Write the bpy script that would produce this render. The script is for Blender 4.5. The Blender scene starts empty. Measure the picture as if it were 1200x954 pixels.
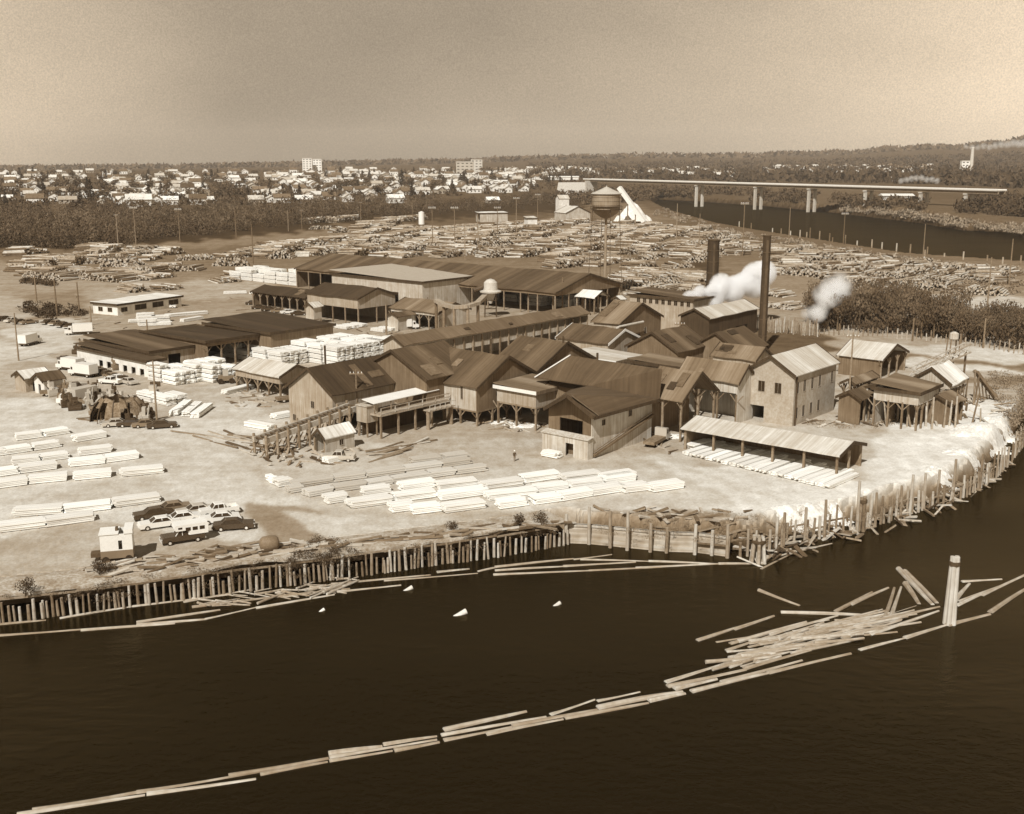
import bpy, math, random
import numpy as np
from mathutils import Vector, Matrix
R_ = random.Random(7)
rad = math.radians
C = bpy.context.scene.collection
# ------------------------------------------------------------ camera geometry (photo is 1200 x 954)
FPX = 1300.0; CH = 46.0; PITCH = math.atan(287.0/FPX)
cp, sp = math.cos(PITCH), math.sin(PITCH)
WZ = -3.0
def G(px, py, z=0.0):
    u = (px-600)/FPX; v = (477-py)/FPX
    d = (u, cp+v*sp, -sp+v*cp)
    t = (z-CH)/d[2]
    return Vector((d[0]*t, d[1]*t, z))
def sm(x):
    x = np.clip(x, 0, 1); return x*x*(3-2*x)
# ------------------------------------------------------------ terrain
def gpts(l, z): return np.array([[G(a, b, z).x, G(a, b, z).y] for a, b in l])
shore_px = [(-400,790),(-120,745),(0,729),(52,723),(92,718),(140,712),(175,707),(215,702),(250,697),(287,692),(340,685),(390,678),(450,670),(485,665),(530,659),(582,652),(640,642),(665,637),(690,638),(740,643),(780,647),(815,648),(852,653),(890,650),(920,637),(943,633),(967,629),(1004,621),(1034,613),(1066,601),(1104,591),(1130,582),(1150,570),(1162,562),(1177,547),(1191,532),(1203,515),(1225,480),(1290,440),(1500,400)]
SH = gpts(shore_px, WZ)
front_poly = np.vstack([SH, [[1400, SH[-1][1]+150], [3000, -400], [-3000, -400], [-600, 40]]])
rear_px = [(766,238),(790,249),(850,265),(900,274),(1000,290),(1075,302),(1200,311),(1500,335),(1500,298),(1200,273),(1125,270),(1075,261),(982,250),(900,242),(815,236),(772,234)]
REAR = gpts(rear_px, WZ)
def inpoly(x, y, P):
    x = np.asarray(x, float); y = np.asarray(y, float); r = np.zeros(x.shape, bool)
    n = len(P)
    for i in range(n):
        x0, y0 = P[i]; x1, y1 = P[(i+1) % n]
        c = ((y0 > y) != (y1 > y)) & (x < (x1-x0)*(y-y0)/((y1-y0) if y1 != y0 else 1e-9)+x0)
        r ^= c
    return r
def segdist(x, y, P, closed=True):
    d = np.full(np.shape(x), 1e9); n = len(P)
    for i in range(n if closed else n-1):
        a = P[i]; b = P[(i+1) % n]; ab = b-a; L = max((ab**2).sum(), 1e-9)
        t = np.clip(((x-a[0])*ab[0]+(y-a[1])*ab[1])/L, 0, 1)
        d = np.minimum(d, np.hypot(x-a[0]-t*ab[0], y-a[1]-t*ab[1]))
    return d
RPX = np.array([-400, 0, 250, 400, 560, 620, 700, 900, 1000, 1100, 1200, 1500])
RY = np.array([199, 198, 196, 193, 190, 187.5, 185, 184, 181, 176, 169, 158])
def hz(x, y):
    x = np.asarray(x, float); y = np.maximum(np.asarray(y, float), 20.)
    az = 600+FPX*x/y
    z = 20*sm((y-800)/2600)
    z = z+8*sm((az-850)/250)*sm((y-760)/200)
    ridge = CH+(190-np.interp(az, RPX, RY))*6200/FPX
    bump = 1+0.05*np.sin(az/23.)+.04*np.sin(az/9.+1)
    z = z+(ridge-20)*bump*sm((y-2900)/3200)
    df = segdist(x, y, SH, False); inf = inpoly(x, y, front_poly)
    s = np.where(inf, -df, df)
    dr = segdist(x, y, REAR); inr = inpoly(x, y, REAR)
    s2 = np.where(inr, -dr, dr)
    left = sm((690-az)/16)*(y < 300)
    wide = 4.2-2.2*left
    bank = np.minimum(sm((s-.6-3.4*left)/wide), sm((s2+3)/12.))
    return -6+(z+6)*bank
def H(x, y): return float(hz(np.array([x]), np.array([y]))[0])
def Gt(px, py):                      # pixel -> point on the terrain, far field
    u = (px-600)/FPX; v = (477-py)/FPX
    d = np.array([u, cp+v*sp, -sp+v*cp])
    t = 90*1.006**np.arange(790)
    X = d[0]*t; Y = d[1]*t; Z = CH+d[2]*t
    below = Z < hz(X, Y)
    if not below.any(): return None
    i = int(np.argmax(below))
    return Vector((X[i], Y[i], H(X[i], Y[i])))
# ------------------------------------------------------------ sepia print: every surface is a brown-toned grey
def sep(a):
    ks = [(.0, (1.42, .895, .45)), (.022, (1.42, .895, .45)), (.19, (1.28, .945, .60)), (.42, (1.10, .985, .81)), (.62, (1.05, .995, .89)), (1., (1.01, 1., .95))]
    for (p, c), (q, d) in zip(ks, ks[1:]):
        if a <= q:
            t = (a-p)/(q-p); return tuple(min(1, a*(c[i]+(d[i]-c[i])*t)) for i in range(3))+(1,)
    return (1, .99, .9, 1)
ng = bpy.data.node_groups.new('sepia', 'ShaderNodeTree')
ng.interface.new_socket('v', in_out='INPUT', socket_type='NodeSocketFloat')
ng.interface.new_socket('c', in_out='OUTPUT', socket_type='NodeSocketColor')
gi = ng.nodes.new('NodeGroupInput'); go = ng.nodes.new('NodeGroupOutput')
pw = ng.nodes.new('ShaderNodeMath'); pw.operation = 'POWER'; pw.inputs[1].default_value = .5; pw.use_clamp = True
cr = ng.nodes.new('ShaderNodeValToRGB')
st = [0, .01, .03, .06, .1, .16, .24, .35, .48, .62, .8, 1.0]
el = cr.color_ramp.elements
el[0].position = 0; el[0].color = sep(0); el[1].position = 1; el[1].color = sep(1)
for s in st[1:-1]:
    e = el.new(s**.5); e.color = sep(s)
ng.links.new(gi.outputs[0], pw.inputs[0]); ng.links.new(pw.outputs[0], cr.inputs[0]); ng.links.new(cr.outputs[0], go.inputs[0])
MATS = {}
def newmat(name):
    m = bpy.data.materials.new(name); m.use_nodes = True
    nt = m.node_tree; b = nt.nodes['Principled BSDF']
    return m, nt, b
def mth(nt, op, a, b=None, c=None, clamp=False):
    n = nt.nodes.new('ShaderNodeMath'); n.operation = op; n.use_clamp = clamp
    for i, v in enumerate((a, b, c)):
        if v is None: continue
        if isinstance(v, (int, float)): n.inputs[i].default_value = v
        else: nt.links.new(v, n.inputs[i])
    return n.outputs[0]
def noise(nt, scale, mapping=None, detail=3, rough=.6, coord='Object', off=0):
    tc = nt.nodes.new('ShaderNodeTexCoord'); mp = nt.nodes.new('ShaderNodeMapping')
    mp.inputs['Scale'].default_value = mapping or (1, 1, 1); mp.inputs['Location'].default_value = (off, off*.7, off*.3)
    n = nt.nodes.new('ShaderNodeTexNoise'); n.inputs['Scale'].default_value = scale
    n.inputs['Detail'].default_value = detail; n.inputs['Roughness'].default_value = rough
    nt.links.new(tc.outputs[coord], mp.inputs['Vector']); nt.links.new(mp.outputs[0], n.inputs['Vector'])
    return n.outputs['Fac']
def sepmat(name, a, v=.3, sc=.6, st=(1, 1, 1), fv=.25, fsc=4., fst=None, rough=.9, rnd=.15, spec=.2, stain=0.):
    """a = albedo; v = broad variation, fv = fine variation (stretched by fst), rnd = per-object variation"""
    if name in MATS: return MATS[name]
    m, nt, b = newmat(name)
    n1 = noise(nt, sc, st); n2 = noise(nt, fsc, fst or st, detail=2, off=3)
    k1 = mth(nt, 'MULTIPLY_ADD', n1, 2*v*1.6, 1-v*1.6); k2 = mth(nt, 'MULTIPLY_ADD', n2, 2*fv*1.6, 1-fv*1.6)
    oi = nt.nodes.new('ShaderNodeObjectInfo'); k3 = mth(nt, 'MULTIPLY_ADD', oi.outputs['Random'], 2*rnd, 1-rnd)
    k = mth(nt, 'MULTIPLY', mth(nt, 'MULTIPLY', k1, k2), k3)
    if stain:
        n3 = noise(nt, .35, (1, 1, 1), detail=4, off=9)
        t = mth(nt, 'MULTIPLY_ADD', n3, 4., -2.2, clamp=True)
        k = mth(nt, 'MULTIPLY', k, mth(nt, 'MULTIPLY_ADD', t, stain, 1))
    val = mth(nt, 'MULTIPLY', k, a)
    g = nt.nodes.new('ShaderNodeGroup'); g.node_tree = ng
    nt.links.new(val, g.inputs[0]); nt.links.new(g.outputs[0], b.inputs['Base Color'])
    b.inputs['Roughness'].default_value = rough; b.inputs['Specular IOR Level'].default_value = spec
    MATS[name] = m; return m
def plankmat(name, a, **k):   # vertical boards on walls: fine variation sideways, slow up and down
    d = dict(v=.22, sc=.5, fv=.35, fsc=3.2, fst=(1, 1, .04), rough=.95, rnd=.08, stain=.25); d.update(k)
    return sepmat(name, a, **d)
def roofmat(name, a, ridge, **k):
    s = (1, .03, .03) if ridge == 'x' else (.03, 1, .03)
    d = dict(v=.28, sc=.45, st=s, fv=.3, fsc=2.2, fst=s, rough=.85, rnd=.06, stain=.35); d.update(k)
    return sepmat(name+'_'+ridge, a, **d)
def roofstripe(name, a, ridge, amp=.55, sc=.2):       # patched sheets: clearly lighter and darker runs of roofing
    nm = name+'_'+ridge
    if nm in MATS: return MATS[nm]
    m = sepmat(nm, a, v=.1, fv=.3, fsc=2.2, fst=(1, .03, .03) if ridge == 'x' else (.03, 1, .03), rnd=.06, stain=.2)
    nt = m.node_tree; g = [n for n in nt.nodes if n.type == 'GROUP'][0]
    src = g.inputs[0].links[0].from_socket
    n = noise(nt, sc, (1, .001, .001) if ridge == 'x' else (.001, 1, .001), detail=1, off=2)
    t = mth(nt, 'MULTIPLY_ADD', n, 5., -2.3, clamp=True)
    nt.links.new(mth(nt, 'MULTIPLY', src, mth(nt, 'MULTIPLY_ADD', t, amp, 1-.35*amp)), g.inputs[0])
    return m
# ------------------------------------------------------------ mesh builder
class MB:
    def __init__(s): s.v = []; s.f = []; s.mi = []; s.m = []; s.cur = 0; s.sm = False
    def mat(s, m):
        if m not in s.m: s.m.append(m)
        s.cur = s.m.index(m); return s
    def add(s, vs, fs):
        o = len(s.v); s.v += [tuple(v) for v in vs]; s.f += [tuple(i+o for i in f) for f in fs]; s.mi += [s.cur]*len(fs); return s
    def box(s, x0, x1, y0, y1, z0, z1):
        return s.add([(x0,y0,z0),(x1,y0,z0),(x1,y1,z0),(x0,y1,z0),(x0,y0,z1),(x1,y0,z1),(x1,y1,z1),(x0,y1,z1)],
                     [(0,3,2,1),(4,5,6,7),(0,1,5,4),(1,2,6,5),(2,3,7,6),(3,0,4,7)])
    def hexa(s, p):   # 8 points bottom 4 + top 4
        return s.add(p, [(0,3,2,1),(4,5,6,7),(0,1,5,4),(1,2,6,5),(2,3,7,6),(3,0,4,7)])
    def prism(s, poly, axis, a0, a1):   # poly in the other two axes
        n = len(poly)
        def mk(p, a):
            return {'x': (a, p[0], p[1]), 'y': (p[0], a, p[1]), 'z': (p[0], p[1], a)}[axis]
        return s.add([mk(p, a0) for p in poly]+[mk(p, a1) for p in poly],
              [tuple(range(n)), tuple(range(2*n-1, n-1, -1))]+[(i, i+n, (i+1) % n+n, (i+1) % n) for i in range(n)])
    def bar(s, p, q, w, h=None):
        p = Vector(p); q = Vector(q); h = h or w; d = (q-p).normalized()
        up = Vector((0,0,1)) if abs(d.z) < .95 else Vector((1,0,0))
        a = d.cross(up).normalized()*w/2; b = a.cross(d).normalized()*h/2
        return s.hexa([p-a-b,p+a-b,q+a-b,q-a-b,p-a+b,p+a+b,q+a+b,q-a+b])
    def tube(s, p, q, r0, r1=None, n=8, caps=True):
        p = Vector(p); q = Vector(q); r1 = r0 if r1 is None else r1; d = (q-p).normalized()
        up = Vector((0,0,1)) if abs(d.z) < .95 else Vector((1,0,0))
        a = d.cross(up).normalized(); b = a.cross(d).normalized()
        vs = []
        for c, r in ((p, r0), (q, r1)):
            for i in range(n):
                t = 2*math.pi*i/n; vs.append(c+a*math.cos(t)*r+b*math.sin(t)*r)
        fs = [(i, i+n, (i+1) % n+n, (i+1) % n) for i in range(n)]
        if caps: fs += [tuple(range(n)), tuple(range(2*n-1, n-1, -1))]
        return s.add(vs, fs)
    def lathe(s, prof, n=24, c=(0, 0)):    # prof: list of (r, z)
        vs = []; fs = []
        for r, z in prof:
            for i in range(n):
                t = 2*math.pi*i/n; vs.append((c[0]+r*math.cos(t), c[1]+r*math.sin(t), z))
        for j in range(len(prof)-1):
            for i in range(n): fs.append((j*n+i, j*n+(i+1) % n, (j+1)*n+(i+1) % n, (j+1)*n+i))
        fs.append(tuple(range(n-1, -1, -1))); fs.append(tuple(range((len(prof)-1)*n, len(prof)*n)))
        return s.add(vs, fs)
    def mesh(s, name, mat=None, smooth=False):
        me = bpy.data.meshes.new(name); me.from_pydata(s.v, [], s.f)
        if s.m:
            for m in s.m: me.materials.append(m)
            me.polygons.foreach_set('material_index', s.mi)
        elif mat: me.materials.append(mat)
        if smooth: me.polygons.foreach_set('use_smooth', [True]*len(me.polygons))
        me.update(); return me
    def build(s, name, mat=None, parent=None, loc=None, rotz=0, smooth=False):
        o = bpy.data.objects.new(name, s.mesh(name, mat, smooth)); C.objects.link(o)
        if loc is not None: o.location = loc
        if rotz: o.rotation_euler = (0, 0, rotz)
        if parent: o.parent = parent
        return o
def tag(o, label=None, cat=None, group=None, kind=None):
    if label: o['label'] = label
    if cat: o['category'] = cat
    if group: o['group'] = group
    if kind: o['kind'] = kind
    return o
def empty(name, label, cat, loc, rotz=0, group=None):
    o = bpy.data.objects.new(name, None); C.objects.link(o); o.location = loc; o.rotation_euler = (0, 0, rotz)
    o.empty_display_size = .1
    return tag(o, label, cat, group)
def inst(mesh, name, label, cat, loc, rot=(0, 0, 0), scale=(1, 1, 1), group=None):
    o = bpy.data.objects.new(name, mesh); C.objects.link(o); o.location = loc
    o.rotation_euler = rot if isinstance(rot, (tuple, list)) else (0, 0, rot)
    o.scale = scale if isinstance(scale, (tuple, list)) else (scale,)*3
    return tag(o, label, cat, group)
def place(kit, name, label, cat, loc, rotz=0, scale=1, group=None):   # kit: [(part name, mesh, [sub parts])]
    e = empty(name, label, cat, loc, rotz, group); e.scale = (scale,)*3 if isinstance(scale, (int, float)) else scale
    for k in kit:
        o = bpy.data.objects.new(k[0], k[1]); C.objects.link(o); o.parent = e
        if len(k) > 2:
            for g in k[2]:
                s = bpy.data.objects.new(g[0], g[1]); C.objects.link(s); s.parent = o
    return e
ORD = ['first','second','third','fourth','fifth','sixth','seventh','eighth','ninth','tenth','eleventh','twelfth','thirteenth','fourteenth','fifteenth','sixteenth','seventeenth','eighteenth','nineteenth','twentieth']
def ordn(i):
    if i < 20: return ORD[i]
    t = ['twenty','thirty','forty','fifty','sixty','seventy','eighty','ninety'][(i//10)-2] if i < 100 else 'hundred'
    k = i % 10
    return t+'-'+ORD[k]
SKY_H, SKY_Z = .8, 3.0
# ------------------------------------------------------------ world, sun, camera
SUN_T = rad(20); SUN_EL = rad(45)
sc = bpy.context.scene
w = bpy.data.worlds.new('World'); sc.world = w; w.use_nodes = True
nt = w.node_tree; bg = nt.nodes['Background']
sky = nt.nodes.new('ShaderNodeTexSky'); sky.sky_type = 'NISHITA'; sky.sun_disc = False
sky.sun_elevation = SUN_EL; sky.sun_rotation = math.pi+SUN_T
sky.dust_density = 3.0; sky.air_density = 1.2
bw = nt.nodes.new('ShaderNodeRGBToBW'); nt.links.new(sky.outputs[0], bw.inputs[0])
tc = nt.nodes.new('ShaderNodeTexCoord'); nz = nt.nodes.new('ShaderNodeTexNoise'); nz.inputs['Scale'].default_value = 5.; nz.inputs['Detail'].default_value = 6
mp = nt.nodes.new('ShaderNodeMapping'); mp.inputs['Scale'].default_value = (1, 1, 2.2)
nt.links.new(tc.outputs['Generated'], mp.inputs[0]); nt.links.new(mp.outputs[0], nz.inputs['Vector'])
nz2 = nt.nodes.new('ShaderNodeTexNoise'); nz2.inputs['Scale'].default_value = 800.; nz2.inputs['Detail'].default_value = 2
nt.links.new(tc.outputs['Generated'], nz2.inputs['Vector'])
k = mth(nt, 'MULTIPLY_ADD', nz.outputs['Fac'], .55, .72)
k = mth(nt, 'MULTIPLY', k, mth(nt, 'MULTIPLY_ADD', nz2.outputs['Fac'], .7, .65))
sx = nt.nodes.new('ShaderNodeSeparateXYZ'); nt.links.new(tc.outputs['Generated'], sx.inputs[0])
hzn = mth(nt, 'POWER', mth(nt, 'MULTIPLY_ADD', sx.outputs['Z'], -8., 1., clamp=True), 2.)       # bright hazy air low in the sky
up = mth(nt, 'MULTIPLY_ADD', sx.outputs['Z'], -2.6, 1.72, clamp=True)           # clear air is darker overhead
k = mth(nt, 'MULTIPLY', k, mth(nt, 'MULTIPLY_ADD', up, .93, .07))
k = mth(nt, 'MULTIPLY', k, mth(nt, 'MULTIPLY_ADD', hzn, SKY_H, SKY_Z))
rp_ = nt.nodes.new('ShaderNodeValToRGB'); rp_.color_ramp.interpolation = 'B_SPLINE'; ce = rp_.color_ramp.elements       # smoke bank to the left of the middle, clearer sky to the right
pts_ = [(-.6, 1.6), (-.42, 1.62), (-.3, .98), (-.2, .70), (-.02, .78), (.12, .98), (.24, 1.25), (.42, 2.0), (.7, 2.)]
ce[0].position = 0.; ce[1].position = 1.; ce[0].color = (.5,)*3+(1,); ce[1].color = (.8,)*3+(1,)
for q_, v_ in pts_:
    e_ = ce.new((q_+1)/2); e_.color = (v_/2, v_/2, v_/2, 1)
nt.links.new(mth(nt, 'MULTIPLY_ADD', sx.outputs['X'], .5, .5), rp_.inputs[0])
k = mth(nt, 'MULTIPLY', k, mth(nt, 'MULTIPLY', rp_.outputs[0], 2.))
vv = mth(nt, 'MULTIPLY', mth(nt, 'POWER', bw.outputs[0], .3), k)
cmb = nt.nodes.new('ShaderNodeCombineXYZ')
for i, t in enumerate((1.19, .968, .71)): nt.links.new(mth(nt, 'MULTIPLY', vv, t), cmb.inputs[i])
nt.links.new(cmb.outputs[0], bg.inputs[0]); bg.inputs[1].default_value = .085
sl = bpy.data.lights.new('sun', 'SUN'); sl.energy = 4.7; sl.angle = rad(.53); sl.color = (1, .985, .95)
so = bpy.data.objects.new('sun', sl); C.objects.link(so)
Ld = Vector((math.sin(SUN_T)*math.cos(SUN_EL), math.cos(SUN_T)*math.cos(SUN_EL), -math.sin(SUN_EL)))
so.rotation_euler = Ld.to_track_quat('-Z', 'Y').to_euler(); so.location = (-300, -300, 500)
cd = bpy.data.cameras.new('camera'); co = bpy.data.objects.new('camera', cd); C.objects.link(co)
co.location = (0, 0, CH); co.rotation_euler = (math.pi/2-PITCH, 0, 0)
cd.sensor_width = 36; cd.lens = 36*FPX/1200; cd.clip_start = 1; cd.clip_end = 60000
sc.camera = co
vs = sc.view_settings; sc.display_settings.display_device = 'sRGB'
vs.view_transform = 'Standard'; vs.look = 'None'; vs.gamma = 1; vs.exposure = 0
sc.cycles.volume_bounces = 12; sc.cycles.max_bounces = 12; sc.cycles.diffuse_bounces = 3
# ============================================================ the ground
def make_ground():
    rings = [62.]
    while rings[-1] < 9000:
        r = rings[-1]; rings.append(r*(1.0055 if r < 330 else 1.012 if r < 1500 else 1.02))
    az = np.radians(np.concatenate([np.linspace(-58, -29, 40, endpoint=False), np.linspace(-29, 29, 330, endpoint=False), np.linspace(29, 58, 41)]))
    rings = np.array(rings); A, Rr = np.meshgrid(az, rings)
    X = (Rr*np.tan(A)*1.0); Y = Rr*np.ones_like(A)
    X = X.ravel(); Y = Y.ravel(); Z = hz(X, Y)
    nr, na = len(rings), len(az)
    rng = np.random.RandomState(3)
    near = (Y < 900) & (Z > -.5)
    Z = Z+np.where(near, rng.rand(len(Z))*.06, 0)+np.where((Y < 300) & (Z < -.1) & (Z > -2.95) & (X > 10), (rng.rand(len(Z))-.5)*.8, 0)
    idx = np.arange(nr*na).reshape(nr, na)
    f = np.stack([idx[:-1, :-1], idx[:-1, 1:], idx[1:, 1:], idx[1:, :-1]], -1).reshape(-1, 4)
    me = bpy.data.meshes.new('ground'); me.from_pydata(np.stack([X, Y, Z], -1).tolist(), [], f.tolist())
    # ground cover tone by area (dirt, trodden yard, sawdust, grass)
    PX = 600+FPX*X/(Y*cp+CH*sp); 
    dz = Y*sp-CH*cp; PY = 477-FPX*dz/(Y*cp+CH*sp)
    jx = 9*np.sin(Y/3.1+X/5.)+5*np.sin(X/2.3-Y/7); jy = 2.0*np.sin(X/4.3+Y/9)+1.2*np.sin(X/1.7)
    px = PX+jx; py = PY+jy
    T = np.interp(PY, [185, 200, 215, 240, 262, 300, 340, 400, 470, 560, 640], [.09, .13, .16, .17, .20, .25, .29, .40, .47, .55, .50])
    areas = [
     ([(-200,255),(140,250),(300,243),(480,240),(700,226),(760,236),(640,250),(560,254),(300,276),(230,284),(130,290),(-200,296)], .085),
     ([(-50,322),(70,318),(180,330),(330,330),(300,350),(190,350),(90,372),(-50,392)], .44),
     ([(-50,300),(120,322),(150,335),(60,350),(-50,345)], .37),
     ([(30,340),(100,345),(110,370),(40,380)], .26),
     ([(0,392),(50,372),(80,372),(95,400),(60,420),(-30,440)], .60),
     ([(-60,465),(60,470),(200,500),(260,470),(300,468),(340,500),(280,545),(330,570),(350,600),(300,640),(-60,640)], .62),
     ([(-60,640),(120,610),(300,640),(330,660),(100,690),(-60,700)], .44),
     ([(300,590),(380,600),(430,640),(330,665),(300,640)], .30),
     ([(330,600),(620,610),(650,600),(850,580),(900,600),(640,620),(430,650)], .60),
     ([(550,555),(860,548),(900,590),(820,600),(560,600)], .60),
     ([(480,480),(800,500),(800,530),(640,540),(440,520)], .42),
     ([(500,508),(640,516),(640,536),(520,540)], .48),
     ([(770,540),(900,555),(1010,560),(1040,500),(1150,480),(1200,500),(1190,530),(1000,605),(880,600)], .74),
     ([(1090,470),(1180,470),(1215,500),(1200,530),(1150,562),(1060,592),(1000,600),(905,600),(930,586),(1040,560),(1060,520)], .80),
     ([(960,335),(1080,345),(1215,350),(1215,372),(960,368)], .60),
     ([(1000,400),(1215,412),(1215,440),(1060,432)], .66),
     ([(865,385),(975,392),(985,430),(900,420)], .12),
     ([(1050,415),(1215,428),(1215,434),(1050,420)], .2),
     ([(1090,440),(1215,446),(1215,452),(1100,446)], .25),
     ([(640,262),(790,265),(900,292),(880,300),(640,290)], .30),
     ([(720,320),(800,318),(900,335),(860,350),(700,346)], .36),
     ([(770,290),(800,286),(850,318),(838,328),(800,308)], .10),
     ([(600,272),(780,287),(780,292),(600,284)], .36),
     ([(620,262),(665,252),(660,268),(600,290),(560,290)], .34),
     ([(400,262),(470,262),(420,285),(330,292),(300,285)], .26),
     ([(450,272),(520,268),(520,278),(460,286)], .30),
     ([(880,225),(1000,228),(1110,245),(1215,255),(1215,268),(1080,256),(980,245),(880,236)], .2),
     ([(740,238),(770,250),(800,262),(700,258),(690,240)], .30),
     ([(100,290),(230,283),(400,268),(400,276),(230,292),(100,305)], .34),
     ([(225,228),(240,232),(290,243),(262,244)], .34),
     ([(660,600),(870,600),(870,655),(660,640)], .30),
    ]
    for P, t in areas:
        m = inpoly(px, py, np.array(P, float)); T[m] = t
    T = T*np.interp(PY, [295, 325, 380], [.54, .74, .79]); T = T*np.interp(Z, [-3., -1.2, -.1], [.08, .45, 1.])  # banks darken downward: wet mud, plus painted shade behind the pilings
    T2 = T.reshape(nr, na)
    for _ in range(1):
        T2[1:-1, 1:-1] = (T2[1:-1, 1:-1]*2+T2[:-2, 1:-1]+T2[2:, 1:-1]+T2[1:-1, :-2]+T2[1:-1, 2:])/6
    at = me.attributes.new('tone', 'FLOAT', 'POINT'); at.data.foreach_set('value', T2.ravel().astype(np.float32))
    m, nt, b = newmat('dirt_ground')
    a = nt.nodes.new('ShaderNodeAttribute'); a.attribute_name = 'tone'
    k1 = mth(nt, 'MULTIPLY_ADD', noise(nt, .06, detail=6, rough=.7), .8, .62)
    k2 = mth(nt, 'MULTIPLY_ADD', noise(nt, .45, (1, .6, 1), detail=5, rough=.7, off=5), 1.0, .52)
    k3 = mth(nt, 'MULTIPLY_ADD', noise(nt, 3., detail=3, off=2), .55, .73)
    # wheel ruts and scuffed tracks
    tr = mth(nt, 'MULTIPLY_ADD', noise(nt, .25, (.12, 1.2, 1), detail=3, off=8), .5, .75)
    v = mth(nt, 'MULTIPLY', mth(nt, 'MULTIPLY', a.outputs['Fac'], k1), mth(nt, 'MULTIPLY', mth(nt, 'MULTIPLY', k2, k3), tr))
    g = nt.nodes.new('ShaderNodeGroup'); g.node_tree = ng
    nt.links.new(v, g.inputs[0]); nt.links.new(g.outputs[0], b.inputs['Base Color']); b.inputs['Roughness'].default_value = 1; b.inputs['Specular IOR Level'].default_value = 0
    me.materials.append(m)
    o = bpy.data.objects.new('ground', me); C.objects.link(o); tag(o, kind='structure')
make_ground()
# water
m, nt, b = newmat('river_water')
b.inputs['Base Color'].default_value = (.0135, .0088, .0032, 1); b.inputs['Roughness'].default_value = 1; b.inputs['Specular IOR Level'].default_value = 0
bp = nt.nodes.new('ShaderNodeBump'); bp.inputs['Strength'].default_value = .35; bp.inputs['Distance'].default_value = .25
nn = mth(nt, 'ADD', noise(nt, .55, (1, 1.6, 1), detail=4), mth(nt, 'MULTIPLY', noise(nt, .05, detail=2), 1.5)); nt.links.new(nn, bp.inputs['Height'])
gl = nt.nodes.new('ShaderNodeBsdfGlossy'); gl.inputs['Roughness'].default_value = .16; gl.inputs['Color'].default_value = (.72, .58, .36, 1); nt.links.new(bp.outputs[0], gl.inputs['Normal'])
fr = nt.nodes.new('ShaderNodeFresnel'); fr.inputs['IOR'].default_value = 1.28; nt.links.new(bp.outputs[0], fr.inputs['Normal'])
mx = nt.nodes.new('ShaderNodeMixShader'); nt.links.new(mth(nt, 'MULTIPLY', mth(nt, 'MINIMUM', fr.outputs[0], .10), mth(nt, 'MULTIPLY_ADD', noise(nt, .02, (1, 2.2, 1), detail=4), 1.3, .3)), mx.inputs[0]); nt.links.new(b.outputs[0], mx.inputs[1]); nt.links.new(gl.outputs[0], mx.inputs[2])
nt.links.new(mx.outputs[0], nt.nodes['Material Output'].inputs['Surface'])
mb = MB(); mb.add([(-2600, -600, WZ), (2600, -600, WZ), (2600, 2400, WZ), (-2600, 2400, WZ)], [(0, 1, 2, 3)])
tag(mb.build('water', m), kind='structure')
mb = MB(); mb.box(-9000, 9000, -500, 60.5, -7.0, -6.9)
tag(mb.build('river_bed', sepmat('river_mud', .08)), kind='structure')

# ============================================================ materials
W_DARK = plankmat('weathered_boards_dark', .14); W_MID = plankmat('weathered_boards', .32); W_PALE = plankmat('weathered_boards_pale', .42)
W_WHITE = plankmat('whitewashed_boards', .66, fv=.12); W_BLACK = plankmat('tarred_boards', .05)
TIMBER = sepmat('old_timber', .19, fv=.4, fsc=2, rnd=.3); TIMBER_D = sepmat('wet_dark_timber', .09, rnd=.4)
TIMBER_P = sepmat('sunbleached_timber', .4, fv=.3, fsc=2, rnd=.25)
GLASS = sepmat('dark_window_glass', .03, rough=.3, spec=.2, fv=.05, v=.05)
CONC = sepmat('pale_concrete', .5, v=.2); BRICK = sepmat('pale_brick', .40, v=.18, fv=.2, fsc=2.5, stain=.2)
WHITE = sepmat('white_paint', .78, v=.06, fv=.06, rough=.5, rnd=.05); IRON = sepmat('rusty_iron', .07, v=.4, rough=.6)
GALV = sepmat('galvanised_sheet', .45, v=.15, rough=.45, spec=.5)
ROOF = {'dark': .045, 'brown': .09, 'mid': .16, 'light': .50, 'white': .66}
def RF(k, ridge): return roofstripe('sheet_roof_'+k, ROOF[k], ridge, {'dark': .3, 'brown': .6, 'mid': .6, 'light': .2, 'white': .15}[k])
TH = rad(49.8)
PATCH = [sepmat('patch_sheet_a', .15, fv=.3, fsc=2), sepmat('patch_sheet_b', .045, fv=.3, fsc=2), sepmat('patch_sheet_c', .11, fv=.3, fsc=2)]
# ============================================================ buildings
def wallmesh(mb, face, x0, x1, y0, y1, z0, z1, holes, t=.2):
    """a wall slab on one face with real openings; holes in fractions along the wall, z absolute"""
    L = (x1-x0) if face in 'SN' else (y1-y0)-2*t
    us = sorted({0., L}|{h[0]*L for h in holes}|{h[1]*L for h in holes}); zs = sorted({z0, z1}|{max(z0, h[2]) for h in holes}|{min(z1, h[3]) for h in holes})
    for ua, ub in zip(us, us[1:]):
        for za, zb in zip(zs, zs[1:]):
            uc = (ua+ub)/2; zc = (za+zb)/2
            if ub-ua < 1e-4 or zb-za < 1e-4: continue
            if any(h[0]*L < uc < h[1]*L and h[2] < zc < h[3] for h in holes): continue
            if face == 'S': mb.box(x0+ua, x0+ub, y0, y0+t, za, zb)
            elif face == 'N': mb.box(x0+ua, x0+ub, y1-t, y1, za, zb)
            elif face == 'W': mb.box(x0, x0+t, y0+t+ua, y0+t+ub, za, zb)
            else: mb.box(x1-t, x1, y0+t+ua, y0+t+ub, za, zb)
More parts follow.
